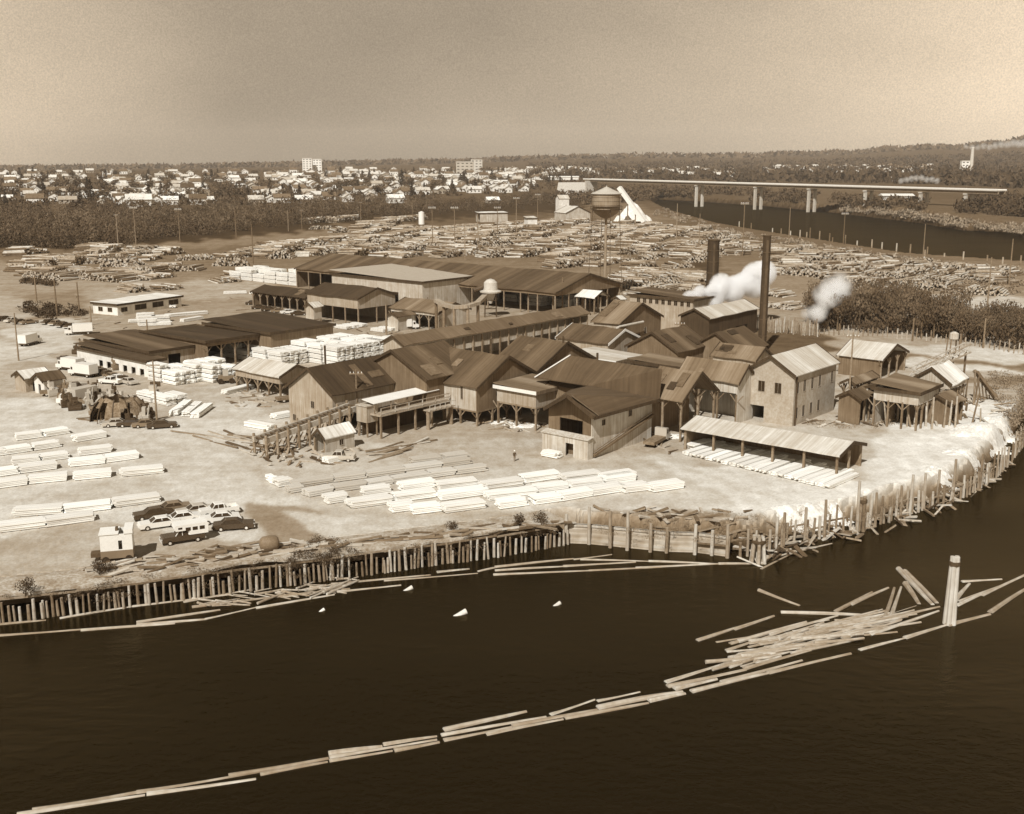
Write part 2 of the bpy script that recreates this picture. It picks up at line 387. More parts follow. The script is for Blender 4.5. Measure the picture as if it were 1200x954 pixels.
def post_part(root, p, z0, z1, r=.16, brace=True, dx=None, dy=None, mat=None):
    mb = MB(); mb.box(p[0]-r, p[0]+r, p[1]-r, p[1]+r, z0-.3, z1)
    o = mb.build('post', mat or TIMBER, root)
    if brace and z1-z0 > 2:
        mb = MB()
        for s in (-1, 1):
            ddx, ddy = (s*1.3, 0) if dx else (0, s*1.3)
            mb.bar((p[0], p[1], z1-1.5), (p[0]+ddx, p[1]+ddy, z1-.1), .16)
        mb.build('brace', mat or TIMBER, o)
def bld(name, label, cat, F, L, Rr, h, rise, ridge, base=0., opn='', wm=None, rm='brown', holes=None, wins=None, th=TH, o=.5, step=4., wmS=None, group=None, size=None, braces=True, fascia=None, partial=0., wave=.13):
    wm = wm or W_MID; F3 = G(*F, h)
    a = Vector((math.cos(th), math.sin(th))); b = Vector((-a.y, a.x))
    if size: lx, ly = size
    else:
        r3 = G(*Rr, h)-F3; l3 = G(*L, h)-F3
        lx = max(3, r3.xy.dot(a)); ly = max(3, l3.xy.dot(b))
    root = empty(name, label, cat, (F3.x, F3.y, 0), th, group)
    rg = random.Random(hash((F, h)) & 0xffff)
    x0, x1, y0, y1 = o, lx-o, o, ly-o
    holes = holes or {}; wins = wins or {}
    s = rise/((ly if ridge == 'x' else lx)/2) if ridge in 'xy' else 0
    wt = {'S': h, 'N': h, 'W': h, 'E': h}
    if ridge in ('x', 'y'):
        for f in 'SNWE': wt[f] = h+s*o-.03
    mb = MB(); mb2 = MB() if wmS else mb
    allh = {f: list(holes.get(f, []))+[(u-w/2/((x1-x0) if f in 'SN' else (y1-y0)), u+w/2/((x1-x0) if f in 'SN' else (y1-y0)), z, z+hh) for (u, z, w, hh) in wins.get(f, [])] for f in 'SNWE'}
    for f in 'SNWE':
        if f in opn:
            if partial: wallmesh(mb, f, x0, x1, y0, y1, wt[f]-partial, wt[f], [])
            continue
        wallmesh(mb2 if f == 'S' else mb, f, x0, x1, y0, y1, base, wt[f], allh[f])
    if ridge == 'x':
        my = (y0+y1)/2; za = h+rise-.05
        for f, xa in (('W', x0), ('E', x1-.2)):
            if f not in opn or partial: mb.prism([(y0+.05, wt['W']-.02), (y1-.05, wt['W']-.02), (my, za)], 'x', xa+.01, xa+.19)
    if ridge == 'y':
        mx = (x0+x1)/2; za = h+rise-.05
        for f, ya in (('S', y0), ('N', y1-.2)):
            if f not in opn or partial: (mb2 if f == 'S' else mb).prism([(x0+.05, wt['S']-.02), (x1-.05, wt['S']-.02), (mx, za)], 'y', ya+.01, ya+.19)
    if mb.v: mb.build('wall', wm, root)
    if wmS and mb2.v: mb2.build('wall', wmS, root)
    # floor of raised buildings
    if base > 0.5: MB().box(x0, x1, y0, y1, base-.3, base).build('floor', TIMBER, root)
    # roof
    r = MB(); t = .16; n = max(2, int((lx if ridge != 'y' else ly)/3.)); ln = lx if ridge != 'y' else ly
    jit = [(rg.uniform(-wave, wave), rg.uniform(-wave, wave), rg.uniform(-wave, wave)) for _ in range(n+1)]
    if ridge in ('x', 'y'):
        wd = ly if ridge == 'x' else lx
        def P(u, v, z): return (u, v, z) if ridge == 'x' else (v, u, z)
        for side in (0, 1):
            for i in range(n):
                u0, u1 = ln*i/n, ln*(i+1)/n
                v0, v1 = (0, wd/2) if side == 0 else (wd, wd/2)
                e0, e1 = h+jit[i][side], h+jit[i+1][side]; k0, k1 = h+rise+jit[i][2], h+rise+jit[i+1][2]
                pts = [P(u0, v0, e0), P(u1, v0, e1), P(u1, v1, k1), P(u0, v1, k0)]
                r.add(pts+[(p[0], p[1], p[2]+t) for p in pts], [(0,3,2,1),(4,5,6,7),(0,1,5,4),(3,0,4,7),(1,2,6,5)] if True else [])
        ro = r.build('roof', rm if not isinstance(rm, str) else RF(rm, ridge), root)
        if lx*ly > 60 and fascia is not WHITE and rm not in ('light', 'white'):
            for _ in range(rg.randint(2, 5)):
                sd = rg.randint(0, 1); uu = rg.uniform(.1, .8)*ln; pw_ = rg.uniform(1., 3.2); va, vb = sorted((rg.uniform(.05, .9), rg.uniform(.15, .95)))
                if vb-va < .15: vb = va+.2
                def VV(f): return (f*wd/2 if sd == 0 else wd-f*wd/2)
                def ZZ(f): return h+rise*f+t+.13+wave*.6
                pm = MB(); pp_ = [P(uu, VV(va), ZZ(va)), P(uu+pw_, VV(va), ZZ(va)), P(uu+pw_, VV(vb), ZZ(vb)), P(uu, VV(vb), ZZ(vb))]
                pm.add([(q[0], q[1], q[2]-.2) for q in pp_]+pp_, [(0,3,2,1),(4,5,6,7),(0,1,5,4),(1,2,6,5),(2,3,7,6),(3,0,4,7)])
                pm.build('roof_patch', PATCH[rg.randint(0, 2)], ro)
        for u in (-.06, ln-.04):
            fm = MB()
            for v0, v1 in ((0, wd/2), (wd, wd/2)):
                fm.add([P(u, v0, h-.28), P(u+.1, v0, h-.28), P(u+.1, v1, h+rise-.28), P(u, v1, h+rise-.28), P(u, v0, h+t+.1), P(u+.1, v0, h+t+.1), P(u+.1, v1, h+rise+t+.1), P(u, v1, h+rise+t+.1)],
                       [(0,3,2,1),(4,5,6,7),(0,1,5,4),(1,2,6,5),(2,3,7,6),(3,0,4,7)])
            fm.build('fascia', fascia or W_BLACK, ro)
    else:
        tilt = rise   # flat: rises to the back
        for i in range(n):
            u0, u1 = lx*i/n, lx*(i+1)/n
            pts = [(u0, 0, h+jit[i][0]), (u1, 0, h+jit[i+1][0]), (u1, ly, h+tilt+jit[i+1][1]), (u0, ly, h+tilt+jit[i][1])]
            r.add(pts+[(p[0], p[1], p[2]+t) for p in pts], [(0,3,2,1),(4,5,6,7),(0,1,5,4),(2,3,7,6),(3,0,4,7),(1,2,6,5)])
        ro = r.build('roof', rm if not isinstance(rm, str) else RF(rm, 'x'), root)
        MB().box(-.06, lx+.06, -.08, -.02, h-.35, h+t+.12).build('fascia', W_DARK if fascia is WHITE else (fascia or W_BLACK), ro); MB().box(-.08, -.02, 0, ly, h-.35, h+t+.12).build('fascia', fascia or W_BLACK, ro)
    # posts
    zt = base if base > .5 else h
    done = set()
    for f in 'SWEN':
        if base > .5 or f in opn:
            Ln = (x1-x0) if f in 'SN' else (y1-y0); k = max(2, int(round(Ln/step))+1)
            for i in range(k):
                u = i/(k-1)
                p = {'S': (x0+.2+u*(Ln-.4), y0+.15), 'N': (x0+.2+u*(Ln-.4), y1-.15), 'W': (x0+.15, y0+.2+u*(Ln-.4)), 'E': (x1-.15, y0+.2+u*(Ln-.4))}[f]
                key = (round(p[0]), round(p[1]))
                if key in done: continue
                done.add(key)
                if f in 'NE' and base > .5 and i % 2: continue
                post_part(root, p, 0, zt-(partial*.9 if f in opn else 0), dx=(f in 'SN'), brace=braces)
    # windows
    for f in wins:
        Ln = (x1-x0) if f in 'SN' else (y1-y0)-.4
        for (u, z, ww, hh) in wins[f]:
            c = u*Ln; fr = MB(); e = .06
            def bx(m, u0, u1, z0, z1, d0, d1):
                if f == 'S': m.box(x0+u0, x0+u1, y0+d0, y0+d1, z0, z1)
                else: m.box(x0+d0, x0+d1, y0+.2+u0, y0+.2+u1, z0, z1)
            bx(fr, c-ww/2-e, c-ww/2, z-e, z+hh+e, -.05, .1); bx(fr, c+ww/2, c+ww/2+e, z-e, z+hh+e, -.05, .1)
            bx(fr, c-ww/2, c+ww/2, z+hh, z+hh+e, -.05, .1); bx(fr, c-ww/2, c+ww/2, z-e, z, -.08, .1); bx(fr, c-.02, c+.02, z, z+hh, .0, .025)
            w_ = fr.build('window', W_MID, root)
            pn = MB(); bx(pn, c-ww/2+.005, c+ww/2-.005, z+.005, z+hh-.005, .03, .06); pn.build('pane', GLASS, w_)
    return root, lx, ly
def doorpart(root, face, u0, u1, z0, z1, x0=.5, mat=None, name='door'):
    mb = MB()
    if face == 'S': mb.box(u0, u1, x0-.08, x0-.003, z0, z1)
    else: mb.box(x0-.08, x0-.003, u0, u1, z0, z1)
    return mb.build(name, mat or W_DARK, root)

# A: big gabled shed at the left of the mill
r, lx, ly = bld('gabled_shed', 'long gabled shed with dark roof and pale end wall behind the log trestle', 'shed', (389,465), (343,452), (489,446), 6.5, 4.2, 'x', wm=W_MID, rm='dark',
    wins={'W': [(.45, 3.6, .9, 1.2), (.9, .6, .8, 1.1)]}, holes={'S': [(.1, .97, .3, 2.6)]})
# B2a valley shed
bld('mill_building', 'mill building with brown patched roof meeting the central gable in a valley', 'mill building', (500,446), (440,428), (556,432), 8.2, 4.4, 'x', base=3., wm=W_DARK, rm='brown')
# B2b cross gable on posts
r, lx, ly = bld('mill_building', 'mill building raised on braced posts with its dark gable to the right', 'mill building', (559,456), (500,438), (625,438), 7.0, 4.6, 'y', base=2.8, wm=W_PALE, wmS=W_DARK, rm='brown',  # shade of the front-right gable is put into its darker wall colour
    wins={'W': [(.22, 4.6, .5, 2.2), (.8, 4.2, .6, 1.3)]}, holes={'S': [(.45, .8, 3.1, 4.9)]})
# B3
bld('mill_building', 'mill building with striped roof and dark gable behind the central one', 'mill building', (629,437), (588,425), (692,420), 7.4, 4.6, 'y', wm=W_DARK, rm='brown')
# B4 flat bay on posts
bld('mill_bay', 'flat roofed board bay standing on braced posts with white roof edge', 'mill building', (628.5,461), (584,451), (668,449), 6.9, .5, 'flat', base=4.2, wm=W_MID, rm='mid', fascia=WHITE, step=5)
# B5b long slope
bld('mill_building', 'wide mill building with the broad plain dark roof at the centre', 'mill building', (742,468), (632,453), (800,446), 7.2, 3.2, 'y', wm=W_DARK, rm=roofstripe('felt_roof_broad', .085, 'y', .3, .15))
# B5a front tower house
r, lx, ly = bld('mill_house', 'tall gabled mill house nearest the yard with ramped board wall', 'mill building', (695,489), (639,478.5), (772,468), 6.9, 3.0, 'x', wm=W_DARK, wmS=W_PALE, rm='dark',
    wins={'S': [(.18, 4.9, .9, .9), (.62, 5.1, .9, 1.1)]}, holes={'W': [(.2, .75, 3.6, 5.8)]})
for c_ in [c for c in r.children if c.name.startswith('roof')]:
    for g_ in list(c_.children): bpy.data.objects.remove(g_)
    bpy.data.objects.remove(c_)
bpy.context.view_layer.update()
RI = r.matrix_world.inverted(); FELT = roofstripe('felt_roof_broad', .085, 'y', .25, .15)
K = dict(a=(696,490,7.), b=(773,468.5,7.), c=(776,434,12.), d=(668,418,12.4), e=(627,443,8.2), f=(691,453,9.0), g=(664,463.5,10.4), h=(637,479,7.), i=(668,458,7.4))
V_ = {k: RI @ G(*v) for k, v in K.items()}
def slab(mb, ks, t=.2):
    n = len(ks); vs_ = [V_[k] for k in ks]
    mb.add([(v.x, v.y, v.z) for v in vs_]+[(v.x, v.y, v.z+t) for v in vs_], [tuple(range(n))[::-1], tuple(range(n, 2*n))]+[(i, (i+1) % n, (i+1) % n+n, i+n) for i in range(n)])
mb = MB()
for ks in ('gab', 'gbf', 'fbc', 'fcd', 'fde', 'gfi', 'hgi'): slab(mb, ks)
ro = mb.build('roof', FELT, r)
mb = MB(); mb.bar(V_['e']+Vector((0, 0, .2)), V_['d']+Vector((0, 0, .3)), .7, .2); mb.build('verge', WHITE, ro)
for p_, q_ in ('hg', 'ga', 'ab'): MB().bar(V_[p_]+Vector((0, 0, -.05)), V_[q_]+Vector((0, 0, -.05)), .14, .55).build('fascia', W_BLACK, ro)
MB().bar(V_['g']+Vector((.5, -.6, .05)), V_['a']+Vector((1.3, .1, .28)), 1.4, .06).build('roof_patch', PATCH[0], ro)
lo = MB(); wallmesh(lo, 'W', -.9, .49, .3, ly-.3, -.2, 3.2, [(.3, .48, 0, 2.2)]); wallmesh(lo, 'S', -.9, .49, .3, ly-.3, -.2, 3.2, []); wallmesh(lo, 'N', -.9, .49, .3, ly-.3, -.2, 3.2, [])
lt = lo.build('lean_to', W_PALE, r); MB().add([(-1.1, .1, 3.2), (.49, .1, 3.5), (.49, ly-.1, 3.5), (-1.1, ly-.1, 3.2), (-1.1, .1, 3.32), (.49, .1, 3.62), (.49, ly-.1, 3.62), (-1.1, ly-.1, 3.32)], [(0,3,2,1),(4,5,6,7),(0,1,5,4),(1,2,6,5),(2,3,7,6),(3,0,4,7)]).build('roof', W_PALE, lt)
rp = MB(); rp.bar((.6, .2, .5), (lx-.5, .2, 4.2), .5, .35); rp.build('ramp', W_DARK, r)
rb = MB(); rb.bar((.6, .1, 1.2), (lx-.5, .1, 4.9), .1, .12); rb.build('handrail', TIMBER, r)
# B6 open gable
bld('open_shed', 'open sided shed with pale sagging roof right of the tall mill house', 'shed', (800,472), (757,462), (838,458), 7.0, 4.2, 'y', opn='SWE', wm=W_MID, rm='mid', step=4.5)
r, lx, ly = bld('connecting_shed', 'pale roofed connecting shed joined to the brick building', 'shed', (866,451), (806,438), (915,432), 7.4, 3.0, 'y', opn='W', wm=W_PALE, rm='mid', step=4.5, partial=2.2, size=(7, 13))
# B7 brick building
r, lx, ly = bld('brick_building', 'two storey pale brick building with gabled light metal roof', 'building', (933,442), (882,431), (992,427), 9.1, 3.1, 'x', size=(18.2, 10.2), wm=BRICK, rm='light', fascia=W_BLACK, wave=.03,
    wins={'W': [(.33, 5.6, 1.3, 1.9), (.7, 5.6, 1.3, 1.9)], 'S': [(.08, 5.8, 1., 2.), (.24, 5.8, 1., 2.), (.42, 5.8, 1., 2.), (.6, 5.8, 1., 2.), (.9, 5.8, 1., 2.), (.08, 1.2, 1., 2.), (.24, 1.2, 1., 2.), (.42, 1.2, 1., 2.), (.6, 1.2, 1., 2.)]},
    holes={'W': [(.62, .95, 0, 2.9)]})
mb = MB(); mb.tube((1.2, .35, 0), (1.2, .35, 8.9), .18); mb.build('drainpipe', IRON, r)
# B8 long low shed
r, lx, ly = bld('lumber_shed', 'long low open lumber shed with pale roof near the right bank', 'shed', (984,536), (797,503), (1016,521), 3.4, 1.3, 'y', opn='WS', wm=W_DARK, rm='light', step=5, braces=False, wave=.04)
# B9 small white shed
r, lx, ly = bld('garage_shed', 'small white roofed garage shed beside the silver pickup', 'shed', (380.6,516), (365,512), (420,507.5), 2.5, 1.5, 'x', wm=W_PALE, rm='white', opn='W', o=.25, braces=False, wins={'S': [(.55, 1., .9, .9)]}, step=3, wave=.02)
# B10
bld('open_shed', 'pale roofed open shed in front of the white lumber stacks', 'shed', (327,443), (285,430), (365,434.6), 4.2, 1.9, 'y', opn='SW', wm=W_MID, rm='light', partial=1.6, step=4)
# B11 storage sheds, three in a row
bld('storage_shed', 'flat dark roofed storage shed at the left end of the row', 'shed', (175,413), (106,397), (240,404.5), 4.8, .9, 'flat', wm=W_MID, rm='brown', holes={'S': [(.35, .6, 0, 3.6)]})
bld('storage_shed', 'flat dark roofed storage shed in the middle of the row', 'shed', (241,401), (170,386.5), (316,392), 6.2, -.5, 'flat', wm=W_DARK, rm='dark', opn='S', partial=1.2)
bld('storage_shed', 'flat dark roofed storage shed at the right end of the row', 'shed', (317,391), (240,378), (400,381), 6.9, .9, 'flat', wm=W_DARK, rm='dark')
r, lx, ly = bld('lean_to_garage', 'white walled lean-to with a row of dark openings beside the parked cars', 'shed', (172,424), (94,407), (184,421), 3.6, .7, 'flat', wm=W_WHITE, rm='brown', size=(5, 31), holes={'W': [(.05+.115*i, .11+.115*i, 0, 1.6) for i in range(6)]})
# B12 group
bld('open_shed', 'dark roofed vehicle shed left of the tall open shed', 'shed', (357,350), (305,341), (385,345), 4.6, 1.8, 'y', opn='W', wm=W_DARK, rm='dark')
bld('planer_shed', 'tall open ended shed with plain dark roof and deep shadowed bay', 'shed', (419,351), (356,344), (459,344.5), 7.6, 2.6, 'y', opn='SW', partial=3., wm=W_MID, rm='dark', step=6, braces=False)
bld('hopper_house', 'small pale box shed with hipped roof on posts', 'shed', (367,361), (348,357), (372,358), 5., 1.2, 'x', base=1.6, wm=W_PALE, rm='light', size=(4, 4.5))
# B13 long shed and B14
bld('drying_shed', 'very long brown roofed shed across the back of the yard', 'shed', (651,344), (333,316), (697,330), 7., 4.6, 'y', opn='WS', wm=W_DARK, rm='brown', step=7, braces=False, partial=1.)
bld('planing_mill', 'large flat pale roofed mill building behind the tall open shed', 'mill building', (495,331), (392,320), (555,316.5), 9., 1.2, 'flat', wm=W_PALE, rm=sepmat('gravel_roof', .40, v=.1, fv=.2, fsc=6), wave=.02, holes={'W': [(.25, .6, 0, 5.)]})
bld('low_shed', 'low dark roofed shed in front of the flat pale roofed mill', 'shed', (498,345), (423,336), (528,340), 5., 1.6, 'y', wm=W_MID, rm='brown', opn='W', partial=1)
bld('low_shed', 'striped tin roofed shed left of the curved chute', 'shed', (514,368), (455,361), (541,361), 5., 2.4, 'y', wm=W_PALE, rm='mid', opn='W', partial=1.)
bld('low_shed', 'small boxy shed with brown roof beside the striped tin roofed shed', 'shed', (466,372), (455,370), (500,366), 4., 1., 'x', wm=W_PALE, rm='brown', size=(8, 5))
# B17 conveyor gallery
r, lx, ly = bld('conveyor_gallery', 'long narrow covered gallery with brown roof running up to the right', 'gallery', (473,406), (454,400.5), (705,369.5), 6.6, 1.9, 'x', wm=W_MID, rm=roofstripe('gallery_felt', .13, 'x', .35, .08), opn='S', partial=.5, step=3.2, braces=False)
mb = MB(); wallmesh(mb, 'S', .6, lx-.6, .75, ly-.6, 3.4, 4.6, []); mb.build('railing', W_PALE, r)
# B18 .. B23
r, lx, ly = bld('mill_house', 'steep gabled mill house with dark front under the curved pipe', 'mill building', (726,381), (699,376), (777,371), 8.4, 4.2, 'y', wm=W_MID, wmS=W_DARK, rm='mid', wins={'S': [(.3, 4.5, .9, 1.5), (.62, 5., 1., 1.5)]}, holes={'S': [(.38, .5, 3.2, 5.2)]})
mb = MB()
P0 = [(-1+math.cos(t)*2.4*1.0, -.7, 5+math.sin(t)*3.2) for t in [math.pi-i*math.pi/2/8 for i in range(9)]]
for p, q in zip([(P0[0][0], -.7, 1.2)]+P0, P0+[(9, -.7, 8.3)]): mb.tube(p, q, .28, n=8)
mb.build('pipe', GALV, r)
bld('clerestory_shed', 'brown roofed shed with a strip of small windows behind the steep gable', 'shed', (813,352), (745,345), (830,345), 9., 1., 'flat', wm=W_MID, rm='brown', wins={'W': [(.06+.1*i, 7., 1.1, 1.3) for i in range(9)]}, size=(12, 22))
bld('boiler_house', 'black boiler house under the steam cloud', 'building', (832,374), (806,368), (880,361), 6.6, 2.2, 'x', wm=W_BLACK, rm='light', holes={'S': [(.55, .8, 0, 3)]})
bld('mill_shed', 'gabled shed with brown roof and dark trussed front below the steep gable', 'shed', (795,414), (734,408), (832,402), 6.0, 3.8, 'x', wm=W_DARK, rm='brown', size=(14, 14))
bld('mill_shed', 'brown roofed shed with pale rake board left of the tall chimney', 'shed', (868,414), (828,404), (900,402), 5.6, 3.8, 'x', wm=W_DARK, rm='brown', size=(13, 13))
bld('mill_shed', 'shed with dark patched roof and white gutters at the mill centre', 'shed', (713,404), (665,398), (730,399), 6.4, 2.6, 'y', wm=W_MID, rm='brown', size=(13, 15), fascia=WHITE)
bld('mill_annex', 'low annex with flat pale roof between the brown mill roofs', 'shed', (722,425), (676,413), (752,416), 7.2, .3, 'flat', wm=W_PALE, rm='light', fascia=WHITE)
bld('mill_annex', 'light roofed annex squeezed behind the broad dark roof', 'shed', (800,432), (744,421), (826,425), 8.4, .4, 'flat', wm=W_PALE, rm='mid')
bld('mill_shed', 'small grey roofed shed left of the brick building', 'shed', (886,424), (850,417), (905,419), 5.4, 2.4, 'y', wm=W_MID, rm='mid', size=(8, 11))
# B24 right side
bld('workshop', 'grey roofed workshop behind the brick building', 'building', (1035,423), (985,415), (1060,412), 4.2, 2.6, 'y', wm=W_DARK, rm='light', fascia=W_BLACK, opn='S')
bld('covered_walkway', 'narrow sloping covered walkway on posts right of the brick building', 'walkway', (1003,452), (998,450), (1040,440), 6.2, .9, 'x', wm=W_DARK, rm='mid', size=(11, 3.2), opn='SWN', step=3)
bld('ruined_shed', 'tumbledown tall shed with gaping dark bays at the right', 'shed', (1079,462), (1035,448), (1112,447), 6.8, .8, 'flat', wm=W_PALE, rm='mid', opn='SW', partial=2.2, step=2.4, wave=.3, size=(11, 9))
bld('ruined_shed', 'low skeletal shed with white sloping roof at the right end', 'shed', (1116,452), (1085,446), (1145,440), 6.2, 2.8, 'x', wm=W_PALE, rm='white', opn='SWE', size=(9, 8), step=2.2, partial=1.2, wave=.3)
bld('ruined_shed', 'small dark ruined shed between the walkway and the tumbledown shed', 'shed', (1048,462), (1022,455), (1062,456), 5.4, 1.2, 'x', wm=W_DARK, rm='brown', opn='W', size=(6, 7))
bld('ruined_shed', 'low dark lean-to before the tumbledown tall shed', 'shed', (1068,474), (1052,468), (1090,466), 3.6, .9, 'flat', wm=W_DARK, rm='brown', opn='W', size=(7, 5), step=2.4, braces=False, wave=.25)
bld('ruined_shed', 'squat dark roofed hut right of the low dark lean-to', 'shed', (1118,476), (1104,470), (1135,466), 3.8, 1.4, 'x', wm=W_DARK, rm='mid', opn='S', size=(7, 6), step=2.4, braces=False, wave=.25)
bld('ruined_shed', 'narrow dark shed between the brick building and the walkway', 'shed', (1010,470), (1000,465), (1030,461), 4.6, 1.4, 'x', wm=W_DARK, rm='brown', opn='S', size=(8, 5), step=2.4, braces=False, wave=.2)
# far structures in the log yard
bld('office_building', 'long low white office with flat roof and dark windows beside the left road', 'office', (137,357.5), (97,352), (188,347.5), 3.4, .2, 'flat', wm=W_WHITE, rm='white', th=rad(60), size=(27, 12), wins={'S': [(.1, 1, 2.4, 1.3), (.35, 1, 4.5, 1.6), (.62, 1, 4.5, 1.6), (.87, 1, 4, 1.6)], 'W': [(.3, 1, 2, 1.3), (.7, 1, 2, 1.3)]})
bld('truck_garage', 'open fronted pale garage at the back of the log yard', 'garage', (562,250), (546,249.5), (581,249), 7, .6, 'flat', wm=W_PALE, rm='white', th=rad(20), opn='W', size=(24, 12), step=6, braces=False)
bld('tool_hut', 'tiny gabled hut with pale roof at the left edge of the yard', 'hut', (28,445), (9,442), (36,442), 2.8, 1.3, 'x', wm=W_MID, rm='white', size=(6, 5.5), holes={'S': [(.3, .7, 0, 1.8)]})
bld('tool_hut', 'small white gabled hut just right of the tiny hut at the left edge', 'hut', (50,448), (35,444), (60,444), 2.8, 1.4, 'x', wm=W_WHITE, rm='brown', size=(5, 5), holes={'W': [(.35, .65, 0, 2.)]})
# ============================================================ trestle, platforms
def frame2(p, q):
    d = (q-p); return d.length, math.atan2(d.y, d.x)
# roller trestle in front of shed A
A0 = G(303, 517, 2.5); A1 = G(415, 476, 4.6)
L, ang = frame2(Vector((A0.x, A0.y, 0)), Vector((A1.x, A1.y, 0)))
tr = empty('log_trestle', 'timber roller trestle on posts climbing to the gabled shed', 'trestle', (A0.x, A0.y, 0), ang)
def tz(u): return 2.6+2.*u/L
mb = MB()
for y in (-1.3, 1.3): mb.bar((0, y, tz(0)), (L, y, tz(L)), .4, .9)
mb.build('stringer', TIMBER_P, tr)
mb = MB()
for i in range(22):
    u = .4+(L-.8)*i/21; mb.tube((u, -1.2, tz(u)+.2), (u, 1.2, tz(u)+.2), .14, n=6)
mb.build('roller', IRON, tr)
for i in range(10):
    u = .3+(L-.6)*i/9
    for y in (-1.5, 1.5):
        mb = MB(); mb.tube((u, y, -.3), (u, y, tz(u)+.9), .27, .23, n=7); p = mb.build('post', TIMBER, tr)
        mb = MB(); mb.bar((u-.9, y, .5), (u+.9, y, tz(u)-.5), .16); mb.build('brace', TIMBER, p)
# canopy platform
cp0 = G(446, 487, 4.2); e = empty('loading_platform', 'raised loading platform with white canopy and railing in front of the gabled shed', 'platform', (cp0.x, cp0.y, 0), TH)
MB().box(0, 17, 0, 4.5, 3.9, 4.2).build('deck', W_MID, e)
for i in range(5):
    mb = MB(); mb.box(.2+4.1*i, .5+4.1*i, .2, .5, -.3, 3.9); mb.build('post', TIMBER, e)
for k in range(6):
    MB().box(.1+3.3*k, .22+3.3*k, -.05, .08, 4.2, 5.3).build('railing_post', TIMBER_P, e)
mb = MB(); mb.box(.1, 17, -.03, .06, 5.3, 5.42); mb.box(.1, 17, -.03, .06, 4.7, 4.82); mb.build('railing', TIMBER_P, e)
mb = MB(); mb.add([(0, 1.6, 5.9), (16, 1.6, 5.9), (16, 4.6, 6.3), (0, 4.6, 6.3), (0, 1.6, 6.0), (16, 1.6, 6.0), (16, 4.6, 6.4), (0, 4.6, 6.4)], [(0,3,2,1),(4,5,6,7),(0,1,5,4),(1,2,6,5),(2,3,7,6),(3,0,4,7)]); mb.build('canopy', WHITE, e)
for k in range(5): MB().box(.2+3.9*k, .35+3.9*k, 1.7, 1.85, 4.2, 5.9).build('canopy_post', TIMBER, e)
MB().box(0, 17, 4.6, 4.75, 0, 3.8).build('shade_backing', W_BLACK, e)  # black sheet painting in the deep shade below the deck
# hopper box between trestle and platform
p = G(430, 490, 3.5); e = empty('hopper_bin', 'square board hopper bin on legs at the top of the trestle', 'bin', (p.x, p.y, 0), TH)
MB().box(0, 2.6, 0, 2.6, 2.6, 5.4).build('bin', W_MID, e)
MB().box(-.15, 2.75, -.15, 2.75, 5.4, 5.55).build('lid', W_PALE, e)
for x, y in ((.1, .1), (2.3, .1), (.1, 2.3), (2.3, 2.3)): MB().box(x, x+.22, y, y+.22, -.3, 2.6).build('leg', TIMBER, e)
# footbridge between platform and mill
p = G(500, 481, 3.6); q = G(530, 474, 3.6); L, ang = frame2(p, q)
e = empty('footbridge', 'short railed timber footbridge linking the platform to the mill', 'footbridge', (p.x, p.y, 0), ang)
MB().box(0, L, -.8, .8, 3.4, 3.6).build('deck', W_MID, e)
mb = MB(); mb.box(0, L, -.85, -.78, 4.5, 4.6)
for k in range(6): mb.box(L*k/5-.05, L*k/5+.05, -.85, -.75, 3.6, 4.5)
mb.build('railing', TIMBER_P, e)
for k in (0.05, .95): MB().box(L*k-.15, L*k+.15, -.3, .3, -.3, 3.4).build('post', TIMBER, e)
# curved chute
pts = [G(x, y, z) for x, y, z in ((511,352,9), (520,357,8.5), (532,360,8.5), (548,359,8.7), (560,355,9.2), (568,347,10))]
b0 = Vector((pts[2].x, pts[2].y, 0)); e = empty('chute', 'curved timber trough on posts beside the sawdust cyclone', 'chute', b0)
mb = MB()
for a, c in zip(pts, pts[1:]): mb.bar(a-b0, c-b0, 1.5, .9)
mb.build('trough', W_MID, e)
for a in pts[:5]:
    mb = MB(); mb.tube((a.x-b0.x, a.y-b0.y, -.3), (a.x-b0.x, a.y-b0.y, a.z-.4), .45, .4, n=8); mb.build('post', TIMBER, e)
# cyclone
p = G(575, 371); D = p.y; e = empty('cyclone', 'bell shaped metal sawdust cyclone on a dark frame', 'cyclone', (p.x, p.y, 0))
mb = MB(); mb.lathe([(.4, 4), (1.6, 7), (3.2, 7.4), (3.3, 7.8), (2.2, 8.2), (2.0, 10.4), (1.2, 11.2), (.3, 11.5)], 28); mb.build('bell', GALV, e, smooth=False)
for x, y in ((1.6, 1.6), (-1.6, 1.6), (1.6, -1.6), (-1.6, -1.6)):
    o = MB().bar((x*1.1, y*1.1, -.3), (x, y, 7.2), .3).build('leg', W_BLACK, e)
for z in (2.5, 5): MB().box(-1.8, 1.8, -1.75, -1.6, z, z+.3).build('crossbar', W_BLACK, e)
mb = MB(); mb.tube((-1.8, 0, 9.3), (-5, 0, 8), .7, n=10); mb.build('duct', IRON, e)
# small tent-like white roofs near the long shed
bld('small_canopy', 'white peaked canopy roof at the foot of the water tower', 'shed', (697,350), (684,342), (712,347), 5, 1.8, 'y', opn='SWEN', rm='white', size=(8, 8), braces=False)
bld('valve_hut', 'small round roofed hut just right of the water tower base', 'hut', (727,352), (722,350), (737,351), 4.2, 1., 'x', rm='white', wm=W_PALE, size=(3.6, 3.6))
